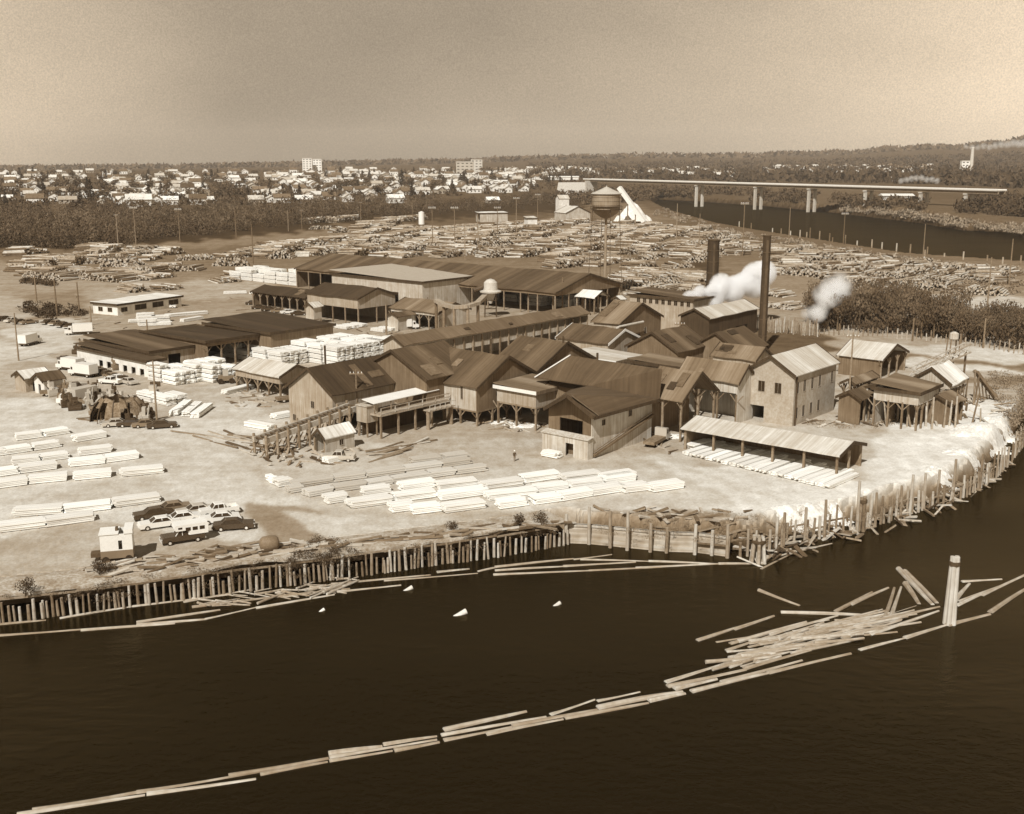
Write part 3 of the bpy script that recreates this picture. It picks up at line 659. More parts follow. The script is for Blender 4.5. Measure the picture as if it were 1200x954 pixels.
# ============================================================ water tower
p = G(708.5, 350); e = empty('water_tower', 'tall round water tower with conical roof standing on thin legs', 'water tower', (p.x, p.y, 0))
TANK = sepmat('faded_tank_paint', .27, v=.2, sc=.4, fst=(1, 1, .05), rough=.6, stain=.2)
mb = MB(); mb.lathe([(.6, 27.3), (2.2, 27.9), (3.8, 29), (4.6, 30.2), (4.75, 30.6)], 40); mb.build('bowl', TANK, e, smooth=True)
tk = MB().lathe([(4.75, 30.6), (4.75, 35.6)], 40).build('tank', TANK, e)
mb = MB()
for z in (31.7, 33, 34.3): mb.lathe([(4.76, z), (4.79, z+.02), (4.79, z+.1), (4.76, z+.12)], 40)
mb.build('hoop', IRON, tk)
mb = MB(); mb.lathe([(5.25, 35.5), (5.25, 35.62), (.15, 37.9), (.05, 38.3)], 40); mb.build('roof', GALV, e)
mb = MB(); mb.lathe([(5.5, 30.3), (5.5, 30.45)], 40)
mb.build('walkway', IRON, e)
mb = MB()
for i in range(24):
    t = 2*math.pi*i/24; mb.bar((5.45*math.cos(t), 5.45*math.sin(t), 30.4), (5.45*math.cos(t), 5.45*math.sin(t), 31.4), .06)
mb.lathe([(5.42, 31.4), (5.5, 31.4), (5.5, 31.48), (5.42, 31.48)], 40)
mb.build('railing', IRON, e)
mb = MB(); mb.tube((0, 0, -.5), (0, 0, 28), .5, .45, n=14); mb.build('riser_pipe', TANK, e)
for k, (x, y) in enumerate(((1, 0), (0, 1), (-1, 0), (0, -1))):
    t = rad(12); xx, yy = x*math.cos(t)-y*math.sin(t), x*math.sin(t)+y*math.cos(t)
    lg = MB().bar((xx*6.3, yy*6.3, -.3), (xx*4.7, yy*4.7, 30.5), .17).build('leg', IRON, e)
    mb = MB(); t2 = t+math.pi/2; x2, y2 = xx*math.cos(math.pi/2)-yy*math.sin(math.pi/2), xx*math.sin(math.pi/2)+yy*math.cos(math.pi/2)
    for z0, z1 in ((0, 10), (10, 20), (20, 30)):
        r0 = 6.3-1.6*z0/30; r1 = 6.3-1.6*z1/30
        mb.bar((xx*r0, yy*r0, z0), (x2*r1, y2*r1, z1), .035)
    mb.build('tie_rod', IRON, lg)
# ============================================================ chimneys
STK = sepmat('sooty_steel', .045, v=.25, sc=.3, fst=(1, 1, .05), rough=.7)
for (px, py, ztop, r, lab) in ((892.5, 413, 28.6, .95, 'tall slender dark smokestack standing behind the brick building'), (833, 371, 23.2, 1.75, 'thick dark smokestack rising out of the boiler house')):
    p = G(px, py); e = empty('smokestack', lab, 'smokestack', (p.x, p.y, 0))
    MB().tube((0, 0, -.3), (0, 0, ztop), r*1.08, r, n=28).build('stack', STK, e, smooth=False)
    mb = MB()
    for z in [ztop*k/7 for k in range(1, 7)]: mb.lathe([(r*1.06, z), (r*1.1, z+.03), (r*1.1, z+.2), (r*1.06, z+.23)], 28)
    mb.build('band', IRON, e)
    mb = MB(); mb.lathe([(r*1.0, ztop-.2), (r*1.12, ztop-.1), (r*1.12, ztop+.12), (r*.85, ztop+.14)], 28); mb.build('rim', IRON, e)
    mb = MB(); mb.box(-r*.05-.3, -r*.05+.3, -r*1.15, -r*1.1, 1, ztop-1); mb.build('ladder', IRON, e)
for (px, py, z, hh, l) in ((381,418,10.5,3.,'thin stovepipe above the valley roofed mill building'), (575,405,11.,2.,'short stovepipe on the central gable ridge'), (700,421,12.5,1.6,'short vent pipe on the broad dark roof'), (613,398,10.5,2.,'thin stovepipe on the striped roof behind the central gable'), (660,404,11.5,2.4,'finial pole on the dark gable behind the flat bay')):
    p = G(px, py, z); tag(MB().tube((0, 0, -2.5), (0, 0, hh*.7), .2, n=8).build('stovepipe', IRON, None, p), l, 'stovepipe')
# leaning frames at the tumbledown end
for i in range(34):
    x = 1035+110*(i/33)+R_.uniform(-4, 4); y = 468+R_.uniform(0, 34); p = G(x, y); q = Vector((R_.uniform(-1.8, 1.8), R_.uniform(-1, 1), R_.uniform(2.5, 7.)))
    tag(MB().tube((0, 0, -.4), q, .17, .13, n=6).build('leaning_post', R_.choice((TIMBER_P, TIMBER, W_DARK)), None, p), 'crooked bare timber leaning in the wreckage at the right end of the mill', 'post', 'crooked timbers in the wreckage at the right end')
p = G(1092, 470); e = empty('sloping_conveyor', 'cross braced sloping conveyor frame above the tumbledown sheds', 'conveyor', p, rad(28))
for y in (-.8, .8):
    mb = MB(); mb.bar((-6, y, 5.4), (9, y, 9.2), .22, .3); mb.bar((-6, y, 7.), (9, y, 10.8), .18, .2); o = mb.build('truss', TIMBER_P, e)
    mb = MB()
    for k in range(6): mb.bar((-6+2.5*k, y, 5.4+.63*k), (-3.5+2.5*k, y, 7.6+.63*k), .12); mb.bar((-6+2.5*k, y, 7.+.63*k), (-3.5+2.5*k, y, 6.+.63*k), .12)
    mb.build('cross_brace', TIMBER_P, o)
for x in (-5, 0, 5, 8.5): MB().bar((x, 0, -.4), (x, 0, 5.6+.25*(x+6)), .3).build('leg', TIMBER, e)
# guy wires of the tall one
# ============================================================ chip plant in the log yard, pale pile with conveyor
bld('chip_plant', 'pale board chipping plant with gabled roof left of the water tower', 'building', (663,250), (650,250), (684,251), 8, 5, 'y', wm=W_PALE, rm='light', size=(22, 20), th=rad(25))
bld('chip_plant', 'tall narrow elevator house of the chipping plant', 'building', (655,233), (650,240), (668,240), 16, 3, 'x', wm=W_WHITE, rm='light', size=(10, 9), th=rad(20))
bld('chip_bin', 'white storage bin beside the far log pile', 'bin', (618,256), (611,255), (628,255), 8, 1, 'flat', wm=W_WHITE, rm='light', size=(8, 8), th=rad(20))
p = G(746, 262); e = empty('chip_conveyor', 'long white conveyor chute rising from the chip pile behind the water tower', 'conveyor', (p.x, p.y, 0))
q = G(724, 216, 25)-Vector((p.x, p.y, 0)); q = Vector((q.x, 12, 26))
mb = MB(); mb.bar((6, 0, 1), (-13, 10, 27), 4.2, 3.); mb.build('chute', WHITE, e)
for t in (.35, .65, .95): MB().bar((6-19*t, 10*t, -.5), (6-19*t, 10*t, 26*t), .8).build('leg', TIMBER, e)
def pile(name, label, cat, c, rx, ry, h, mat, seed=1, n=26, kind=None):
    rg = random.Random(seed); N = 40; B = [(0, 0, .55, 1.)]+[(rg.uniform(-.6, .6), rg.uniform(-.6, .6), rg.uniform(.18, .4), rg.uniform(.3, .75)) for _ in range(7)]
    vs = []; fs = []
    for j in range(N+1):
        for i in range(N+1):
            u, v = -1.15+2.3*i/N, -1.15+2.3*j/N
            z = max(w*math.exp(-((u-a)**2+(v-b)**2)/(s*s)) for a, b, s, w in B)*(1+.10*math.sin(9*u+seed)*math.sin(8*v))+rg.uniform(-.03, .03)
            z -= .16+max(0, (u*u+v*v)**.5-.8)*.6
            vs.append((u*rx, v*ry, max(z, -.3)*h))
    fs = [(j*(N+1)+i, j*(N+1)+i+1, (j+1)*(N+1)+i+1, (j+1)*(N+1)+i) for j in range(N) for i in range(N)]
    fs = [f for f in fs if max(vs[k][2] for k in f) > -.25*h]
    if c.y < 300: vs = [(x, y, z+rg.uniform(-.2, .12)+min(0, max(H(c.x+x, c.y+y), -3.2))) for x, y, z in vs]
    mb = MB(); mb.add(vs, fs); o = mb.build(name, mat, None, c, smooth=True); tag(o, label, cat)
    return o
DUST = sepmat('sawdust', .74, v=.22, sc=.5, fv=.3, fsc=2.2, rnd=.03, stain=-.35)
pile('chip_pile', 'tall white wood chip pile behind the water tower', 'chip pile', G(741, 259), 20, 10, 17, DUST, 2)
for i, (px, py, rx, ry, h, l) in enumerate([(1150,505,8,9,3.4,'big white sawdust heap at the right end of the mill'), (1180,495,5,7,2.6,'white sawdust heap at the right edge of the photo'), (1128,530,5,3,1.3,'low white sawdust heap on the bank below the ruined sheds'),(1110,551,5,2.4,1.1,'flat white sawdust spill near the bank pilings'),(960,594,5,2.6,1.4,'white spoil heap on the bank left of the curved pilings'),(925,596,3.6,2,1.1,'small white spoil heap next to the shore dolphin'),(990,590,2.5,1.6,1.3,'small white spoil heap behind the tall bank piling'),
        (590,496,3.,2.2,.7,'little sawdust spill under the raised dark gabled building'),(612,500,3.2,2.2,.8,'sawdust spill between the posts of the flat roofed bay'),(630,497,2.6,2,.7,'sawdust spill beside the tall mill house corner'),(788,512,3,2.5,1.2,'white scrap heap beside the long low shed end')]):
    pile('sawdust_pile', l, 'sawdust pile', G(px, py), rx*1.0, ry*.9, h*.5, DUST, 5+i)
# hollow ruined burner dome and round tank
p = G(141, 492); e = empty('burner_ruin', 'rusted collapsed burner dome with open arches in the scrap yard', 'burner ruin', (p.x, p.y, 0), rad(10))
RUST = sepmat('rusted_plate', .2, v=.5, sc=.9, fv=.5, stain=.9)
mb = MB(); n = 22; prof = [(4.6, -.2), (4.4, 1.4), (3.9, 2.7), (3.2, 3.7), (2.7, 4.2)]
def burn(mb, inner):
    vs = []; fs = []
    for j, (r, z) in enumerate(prof):
        for i in range(n):
            t = 2*math.pi*i/n; rr = r-(.25 if inner else 0); vs.append((rr*math.cos(t)*1.15, rr*math.sin(t)*.8, z+.35*math.sin(i*2.3)*(j == 4)))
    for j in range(4):
        for i in range(n):
            t = (i+.5)/n
            if j < 3-(i%2) and (i in (12, 13, 14, 17, 18)): continue
            if j == 3 and i in (3, 4, 9, 16): continue
            f = (j*n+i, j*n+(i+1) % n, (j+1)*n+(i+1) % n, (j+1)*n+i); fs.append(f if not inner else f[::-1])
    mb.add(vs, fs)
burn(mb, False); burn(mb, True); mb.build('shell', RUST, e)
mb = MB()
for i in range(0, n, 2):
    t = 2*math.pi*i/n
    for a, c in zip(prof, prof[1:]): mb.bar((a[0]*1.17*math.cos(t), a[0]*.82*math.sin(t), a[1]), (c[0]*1.17*math.cos(t), c[0]*.82*math.sin(t), c[1]), .14)
mb.build('rib', IRON, e)
p = G(316, 645); e = empty('round_tank', 'round grey tank lying on the bank above the pilings', 'tank', (p.x, p.y, 0), rad(20)); e.scale = (.78,)*3
mb = MB(); prof = [(.15, -1.55), (.8, -1.4), (1.15, -1.0), (1.25, 0), (1.15, 1.0), (.8, 1.4), (.15, 1.55)]
mb.lathe(prof, 24); o = mb.build('shell', sepmat('grey_tank', .16, v=.2, rough=.6), e, smooth=True); o.rotation_euler = (0, math.pi/2, 0); o.location = (0, 0, 1.15)
for x in (-.8, .8): MB().box(x-.15, x+.15, -.9, .9, -.1, .35).build('cradle', TIMBER, e)
# ============================================================ bridge
A = Vector((96, 1446, 0)); B = Vector((414, 954, 0)); d = (B-A); L = d.length; ang = math.atan2(d.y, d.x)
e = empty('highway_bridge', 'long pale highway bridge crossing the far river on tall piers', 'bridge', (A.x, A.y, 0), ang)
def bz(u): return 24.5-2.2*u/L
n = 24; mb = MB(); gd = MB(); pr = MB()
for i in range(n):
    u0, u1 = L*i/n, L*(i+1)/n
    mb.bar((u0, 0, bz(u0)), (u1, 0, bz(u1)), 13, .7)
    for y in (-4.5, 4.5): gd.bar((u0, y, bz(u0)-1.6), (u1, y, bz(u1)-1.6), .8, 2.4)
    for y in (-6.3, 6.3): pr.bar((u0, y, bz(u0)+.8), (u1, y, bz(u1)+.8), .35, .9)
mb.build('deck', CONC, e); gd.build('girder', sepmat('bridge_girder', .2), e); pr.build('parapet', WHITE, e)
for px in (816, 884, 946, 1011, 1075, 1127):
    # intersect azimuth with the bridge line
    m_ = (px-600)/FPX/ (cp) ; k = (px-600)/ (FPX)
    # x = k*(y*cp+..)~ use x/y slope
    sl_ = k*(cp+0.022)
    t = (sl_*A.y-A.x)/((B.x-A.x)-sl_*(B.y-A.y)); u = t*L; P = A+d*t; g = min(H(P.x, P.y), 6)
    pier = MB()
    for y in (-4.5, 4.5): pier.box(u-1.1, u+1.1, y-1.3, y+1.3, g-3, bz(u)-4)
    pp = pier.build('pier', CONC, e)
    MB().box(u-1.5, u+1.5, -6.6, 6.6, bz(u)-4, bz(u)-2.8).build('pier_cap', CONC, pp)
# abutment + approach embankment on the left
p = Vector((100, 1436, 0)); q = p+d.normalized()*34
e = empty('bridge_abutment', 'pale wedge shaped concrete abutment at the left end of the bridge', 'abutment', (p.x, p.y, 0), ang)
MB().add([(-60, -11, 6), (0, -11, 6), (0, 11, 6), (-60, 11, 6), (-60, -8, 20), (0, -8, 21), (0, 8, 21), (-60, 8, 20)], [(0,3,2,1),(4,5,6,7),(0,1,5,4),(1,2,6,5),(2,3,7,6),(3,0,4,7)]).build('wing_wall', CONC, e)
MB().box(-.2, 2.5, -9, 9, 0, 23).build('end_wall', CONC, e)
# high road left of the bridge
mb = MB()
pt = [Gt(x, y) for x, y in ((470, 211), (520, 210.5), (560, 210), (600, 209.5))]
pt = [v for v in pt if v]
for a, c in zip(pt, pt[1:]): mb.bar(a+Vector((0, 0, 1)), c+Vector((0, 0, 1)), 14, 2.)
tag(mb.build('highway', CONC), kind='structure')
# ============================================================ big blocks on the horizon
def block(name, label, px0, px1, ptop, pbase, D, mat, extra=()):
    x0 = (px0-600)/FPX*D; x1 = (px1-600)/FPX*D; zb = H((x0+x1)/2, D)-2; zt = CH-(ptop-190)*D/FPX
    e = empty(name, label, 'building', ((x0+x1)/2, D, zb)); w = (x1-x0)/2
    wl = MB().box(-w, w, 0, w*.8, 0, zt-zb).build('wall', mat, e)
    MB().box(-w*1.01, w*1.01, -.5, w*.82, zt-zb, zt-zb+1.5).build('roof', CONC, e)
    nf = max(2, int((zt-zb)/6)); 
    for k in range(nf):
        mb = MB(); z = (k+.45)*(zt-zb)/nf; m = max(3, int(w/5))
        for i in range(m): mb.box(-w+(i+.25)*2*w/m, -w+(i+.75)*2*w/m, -.4, -.1, z, z+2)
        mb.build('window', GLASS, e)
block('tower_block', 'tall white tower block on the horizon, left and taller half of the pair', 360, 371, 186, 196, 3300, WHITE)
block('tower_block', 'white tower block on the horizon, right half of the pair', 372, 382, 187, 196, 3330, WHITE)
block('hospital_building', 'long pale low hospital block on the horizon', 536, 556, 190, 199, 2900, CONC)
block('hospital_building', 'taller pale stepped block at the right of the hospital group', 553, 566, 187.5, 199, 2950, CONC)
block('factory', 'pale factory hall near the right hill', 1115, 1128, 189, 200, 2600, WHITE)
p = Vector(((1126-600)/FPX*2600, 2600, 0)); zz = H(p.x, p.y); e = empty('far_smokestack', 'thin pale factory chimney before the right hill', 'smokestack', (p.x, p.y, zz-2))
MB().tube((0, 0, 0), (0, 0, CH+34-zz), 4.5, 3.2, n=14).build('stack', CONC, e); MB().tube((0, 0, CH+34-zz), (0, 0, CH+35.5-zz), 3.6, 3.6, n=14).build('rim', WHITE, e)
# ============================================================ poles
def pole(px, yb, yt, kind, label):
    p = G(px, yb) if yb > 262 else Gt(px, yb); D = p.y
    slope = (CH-p.z)/max(1, yb-190); hgt = (CH-(yt-190)*slope)-p.z; r = .16 if D < 260 else .22
    e = empty('flood_light_pole' if kind == 'lamp' else 'utility_pole', label, 'light pole' if kind == 'lamp' else 'utility pole', p)
    MB().tube((0, 0, -.5), (0, 0, hgt), r*1.3, r*.8, n=7).build('pole', TIMBER, e)
    if kind == 'x':
        MB().box(-1.2, 1.2, -.08, .08, hgt-.9, hgt-.7).build('crossarm', TIMBER, e)
        for k in (-1., -.4, .4, 1.): MB().tube((k, 0, hgt-.7), (k, 0, hgt-.45), .07, n=6).build('insulator', WHITE, e)
    if kind == 'lamp':
        MB().box(-1.9, 1.9, -.15, .15, hgt-.7, hgt-.45).build('crossarm', IRON, e)
        for k in (-1.6, -.6, .6, 1.6): MB().tube((k, .1, hgt+.35), (k, -.5, hgt-.1), .2, .55, n=8).build('floodlight', WHITE, e)
    return e
PL = [(139,293,250,'x','utility pole left of the pair of floodlight masts at the left brush edge'),(160,295,243,'lamp','floodlight mast with dark foot at the left edge of the log yard'),(211,284,245,'lamp','floodlight mast standing before the left brush belt'),
(277,281,245,'','bare pole before the brush, left of the middle pair'),(338,271,246,'','bare pole before the brush, left one of the close pair'),(354,270,245,'x','utility pole before the brush, right one of the close pair'),(423,264,236,'x','utility pole in front of the brush above the long shed'),(484,260,238,'','bare pole in front of the brush left of the white silo'),
(507,292,243,'lamp','floodlight mast at the left of the three in the middle log yard'),(533,292,243,'lamp','floodlight mast at the middle of the three in the middle log yard'),(583,280,243,'lamp','floodlight mast at the right of the three in the middle log yard'),(560,293,250,'','bare pole between the middle floodlight masts'),
(43,353,322,'x','short pole with crossarm in the left field'),(67,370,327,'','slim pale pole left of the office'),(93,367,330,'','slim pole at the corner of the office'),(107,381,358,'','short dark pole in front of the office'),(22,423,365,'','pole beside the road at the left edge'),(173,392,374,'','short dark pole by the storage shed roof'),
(184,494,420,'x','tall utility pole in front of the storage sheds'),(453,393,356,'','pole beside the tall open ended shed'),(419,500,430,'x','weathered pole rising in front of the gabled shed roof'),(659,366,324,'','pole in front of the very long shed, left of the water tower'),(648,368,343,'','short pole before the open end of the very long shed'),
(795,432,374,'x','utility pole among the brown mill roofs'),(740,432,397,'','thin pole in front of the trussed shed'),(993,494,386,'x','dark utility pole against the corner of the brick building'),(1069,400,372,'','pole before the brush row, left of the two'),(1152,408,372,'','pole before the brush row, right of the two'),
(924,286,243,'','dark pole on the far river bank road'),(988,287,250,'lamp','floodlight mast by the river pilings'),(1081,309,262,'','tall dark pole by the river pilings'),(1182,336,279,'','thin pole at the far right of the river bank'),(792,300,238,'','pole at the bend of the far river'),(819,292,250,'','short pole right of the river bend'),(870,300,238,'lamp','floodlight mast right of the thick smokestack'),
(605,277,232,'lamp','floodlight mast behind the chip storage bin'),(630,262,228,'lamp','floodlight mast beside the chipping plant'),(619,366,342,'','short pole in the bay of the very long shed'),(297,310,262,'','bare pole left of the long shed end'),(545,305,262,'x','utility pole behind the long shed'),(1155,380,300,'','slim pole before the bright strip at the right')]
for p in PL: pole(*p)
# white silo
p = G(494, 263); e = empty('silo', 'small white cylindrical silo in front of the brush', 'silo', p)
MB().lathe([(2.2, 0), (2.2, 9)], 16).build('shell', WHITE, e); MB().lathe([(2.3, 9), (.2, 9.8)], 16).build('roof', WHITE, e)
p = G(1116, 418); e = empty('tank_on_tower', 'small white tank on a timber tower near the right end', 'tank', p)
MB().lathe([(.9, 4.2), (1.05, 4.4), (1.05, 5.7), (.4, 6.1)], 14).build('tank', W_PALE, e)
for x, y in ((1, 1), (-1, 1), (1, -1), (-1, -1)): MB().bar((x*1.2, y*1.2, -.3), (x, y, 4.4), .25).build('leg', TIMBER, e)
# debris cone tower at ruined end
p = G(1140, 470); e = empty('spoil_chute', 'leaning dark chute of planks beside the white sawdust heap', 'chute', p, rad(30))
MB().bar((0, 0, 6), (5, -2, -.2), 1.6, .5).build('chute', W_DARK, e)
for k in range(5): MB().bar((k*.9, .4-.3*k, 6.2-k*1.1), (k*.9+1, -.4, -.3), .18).build('strut', TIMBER, e)
for (px, py) in ((1063,500),(1071,501),(1085,500),(1092,503),(1112,500),(1119,503),(1030,494),(1014,492)):
    p = G(px, py); tag(MB().tube((0, 0, -.4), (R_.uniform(-.3, .3), 0, R_.uniform(4.5, 6.5)), .2, .15, n=7).build('support_post', TIMBER_P, None, p), 'bare leaning post standing in front of the tumbledown sheds', 'post', 'bare posts before the tumbledown sheds')
# ============================================================ lumber bundles
LUM = sepmat('fresh_lumber', .82, v=.12, sc=.4, st=(.2, 1, 1), fv=.42, fsc=5, fst=(.03, 1, 2.2), rnd=.14)
LUMW = sepmat('weathered_lumber', .52, v=.15, sc=.4, st=(.2, 1, 1), fv=.3, fsc=5, fst=(.02, 1, 1.6), rnd=.15)
def bundle_kit(l, w, h, mat, seed):
    rg = random.Random(seed); mb = MB(); nl = max(2, int(h/.27)); z = .14
    for k in range(nl):
        a, b_ = rg.uniform(-.12, .12), rg.uniform(-.12, .12); hh = (h-.14)/nl
        s = rg.uniform(-.03, .03)
        m = 3; 
        for i in range(m):
            y0 = -w/2+w*i/m+s*2.5; e0, e1 = rg.uniform(-.22, .22), rg.uniform(-.22, .22)
            mb.box(-l/2+a+e0, l/2+b_+e1, y0, y0+w/m-.03, z, z+hh-.06)
        z += hh
    bo = MB()
    for x in (-l*.36, 0, l*.36): bo.box(x-.08, x+.08, -w/2-.06, w/2+.06, 0, .14)
    return [('boards', mb.mesh('boards', mat)), ('bolster', bo.mesh('bolster', TIMBER))]
BK = {}
def bkit(l, w, h, mat):
    l = round(l*1.0); key = (l, w, h, mat.name, R_.randint(0, 1))
    if key not in BK: BK[key] = bundle_kit(l, w, h, mat, len(BK))
    return BK[key]
BQ = []
def putb(kit, label, p, ang, group): BQ.append((Vector(p), kit, label, ang, group))
def flush_bundles():
    BQ.sort(key=lambda b: (b[0]-Vector((0, 0, CH))).length-(60 if 'tier' not in b[2] else 0))
    for p, kit, label, ang, group in BQ[:295]: place(kit, 'lumber_bundle', label, 'lumber bundle', p, ang, group=group)
    mb = MB()
    for p, kit, label, ang, group in BQ[295:]:
        M_ = Matrix.Translation(p) @ Matrix.Rotation(ang, 4, 'Z')
        for k_ in kit:
            mb.mat(k_[1].materials[0]); mb.add([tuple(M_ @ v.co) for v in k_[1].vertices], [tuple(f.vertices) for f in k_[1].polygons])
    tag(mb.build('far_lumber_stacks'), 'far stacks of white lumber around the sheds', 'lumber', kind='stuff')
def bundle(pa, pb, label, group, w=2.3, h=1.15, mat=None, z=0, back=True):
    a = G(*pa); b = G(*pb); L = (b-a).length; ang = math.atan2(b.y-a.y, b.x-a.x)
    n = Vector((-math.sin(ang), math.cos(ang), 0)); c = (a+b)/2+n*w/2
    putb(bkit(L-.15, w, h, mat or LUM), label, (c.x, c.y, z), ang+R_.uniform(-.012, .012), group)
ROWS = [
 ('in the farthest left row', [((-8,536),(5,534)),((6,534),(39,529)),((40,529),(72,524)),((90,519),(125,513))], LUM),
 ('in the short row behind the farthest left row', [((20,517),(50,513)),((52,513),(84,508))], LUM),
 ('in the second row of the left lumber yard', [((14,546),(49,542)),((50,542),(81,538)),((94,535),(133,530))], LUM),
 ('in the third row of the left lumber yard', [((-12,561),(22,556)),((23,556),(68,550)),((83,548),(122,544)),((123,543.5),(163,538))], LUM),
 ('in the fourth row of the left lumber yard', [((-12,575),(31,569)),((33,568.5),(79,564)),((88,564),(129,560)),((141,560),(192,555))], LUM),
 ('in the fifth row, above the lone left corner', [((15,607),(72,603)),((76,604),(131,597.5)),((134,596),(187,589))], LUM),
 ('in the nearest row of the left lumber yard', [((-5,626),(52,619)),((54,619),(112,611))], LUM),
 ('in the small pair left of centre', [((318,568),(329,566)),((327,572),(342,569))], LUM),
 ('in the grey upper row of the centre yard', [((340,579),(358,576)),((359,584),(394,577.5)),((393,578),(431,572.5)),((433,572.5),(462,567.5)),((463,567.5),(504,561)),((505,561),(535,557)),((536,557),(571,552.5))], LUMW),
 ('in the grey row just behind the upper centre row', [((345,573),(390,566)),((392,566),(430,561)),((431,561),(475,555)),((476,555),(518,549)),((519,549),(553,544))], LUMW),
 ('in the shortest rear row of the centre yard', [((485,545),(518,541)),((520,541),(550,537))], LUMW),
 ('in the front row of the centre yard', [((384,592),(409,588)),((410,597.5),(460,591)),((461,602),(484,599)),((485,604),(518,600)),((519,603),(570,596)),((584,598),(620,593)),((626,593),(661,588)),((662,588),(696,582)),((697,582),(730,577)),((732,579),(764,575)),((766,578),(801,573))], LUM),
 ('in the second row of the centre yard', [((425,583),(461,578)),((463,590),(514,583)),((516,588),(573,580)),((575,588),(628,582)),((630,580),(668,575)),((670,575),(708,570)),((710,569),(745,564))], LUM),
 ('in the rear white row of the centre yard', [((470,577),(512,571)),((514,576),(562,570)),((570,576),(612,570)),((615,567.5),(659,561)),((661,567),(705,561)),((712,566),(744,561))], LUM)]
for desc, items, mat in ROWS:
    for i, (a, b) in enumerate(items):
        bundle(a, b, f'{ordn(i)} lumber bundle from the left {desc}', 'lumber bundles laid out in rows', mat=mat, h=1.1 if mat is LUM else .95, w=2.3 if mat is LUM else 2.0)
# slanted bundles under and before the long low shed
n = 0
for i in range(19):
    a = G(803+i*9.2, 534+i*2.15); L = 9.5+R_.uniform(-.8, .8); an = TH-rad(4)+R_.uniform(-.04, .04)
    c = a+Vector((math.cos(an), math.sin(an), 0))*L/2
    putb(bkit(L, 1.2, .7, LUM), f'{ordn(i)} slanting bundle from the left, poking out of the long low shed', (c.x, c.y, 0), an, 'lumber bundles under the long low shed')
# high stacks: each package a thing
def stackgrid(F, na, nb, da, db, tiers, desc, grp, l=5.2, w=2.2, h=1.0, th=TH, skip=.0, mat=LUM, along='b'):
    f = G(*F); a = Vector((math.cos(th), math.sin(th), 0)); b = Vector((-a.y, a.x, 0))
    for i in range(na):
        for j in range(nb):
            if R_.random() < skip: continue
            nt_ = max(1, tiers+R_.choice((-1, 0, 0, 0)))
            for k in range(nt_):
                c = f+a*(da*(i+.5)+R_.uniform(-.1, .1))+b*(db*(j+.5)+R_.uniform(-.15, .15))
                an = th+(math.pi/2 if along == 'b' else 0)+R_.uniform(-.01, .01)
                kk = bkit(l, w, h, mat)
                putb(kk, f'package in tier {["one","two","three","four"][k]}, stack {ordn(j)} leftward, row {ordn(i)} back, {desc}', (c.x, c.y, k*(h+.02)), an, grp)
stackgrid((396,431), 6, 4, 2.7, 5.8, 4, 'tall white stacks', 'packages in the tall white stacks behind the gabled shed', h=1.15)
stackgrid((330,431), 5, 4, 2.7, 5.8, 3, 'behind pale open shed', 'packages in the stacks behind the pale open shed', h=1.15)
stackgrid((436,424), 4, 2, 2.7, 5.8, 4, 'rightmost white stacks', 'packages in the right white stacks', h=1.15)
stackgrid((206,453), 3, 2, 2.6, 5.6, 4, 'storage shed corner', 'packages at the storage shed corner', h=.95)
stackgrid((250,450), 3, 2, 2.6, 5.6, 4, 'before middle storage shed', 'packages before the middle storage shed', h=.95)
stackgrid((195,477), 2, 2, 2.6, 5.4, 2, 'beside tall utility pole', 'packages beside the tall utility pole', h=.9)
stackgrid((352,336), 5, 6, 3, 7.5, 3, 'under long shed end', 'packages before the long shed', h=1.5, l=6.8, w=2.6, skip=.15)
stackgrid((655,362), 3, 5, 4, 7, 3, 'in long shed mouth', 'packages in the mouth of the very long shed', h=1.2, l=6, w=3, skip=.2)
stackgrid((440,392), 3, 4, 3, 6, 1, 'beside open ended shed', 'low packages beside the open ended shed', skip=.3)
stackgrid((165,384), 2, 3, 4, 7, 2, 'behind storage shed', 'packages behind the storage shed', h=1., th=rad(20), along='a')
for i, (a, b) in enumerate([((208,488),(226,474)),((222,489),(238,476)),((233,491),(250,478))]): bundle(a, b, f'{ordn(i)} from the left of the three bundles lying by the yard road', 'three bundles by the road', w=1.6, h=1.1)
for i, (a, b) in enumerate([((266,463),(299,455)),((196,372),(243,368)),((262,345),(290,344)),((292,345),(330,346)),((285,500),(315,505)),((324,492),(345,488)),((196,375),(150,378)),((215,378),(240,374)),((268,412),(252,420)),((660,536),(640,532)),((815,528),(835,522)),((385,545),(405,540))]):
    bundle(a, b, ['white bundle beside the pale open shed','pale bundle on the road behind the storage shed','left one of two white bundles on the far yard road','right one of two white bundles on the far yard road','flat white bundle at the end of the log trestle','short white stack behind the log trestle','pale bundle beside the road behind the middle storage shed','short bundle beside the parked cars near the office','bundle in the gap before the storage sheds','thin bundle at the foot of the tall mill house','white bundle by the end of the long low shed','small bundle beside the silver pickup'][i], 'single lumber bundles in the yard', w=1.8, h=1.)
flush_bundles()
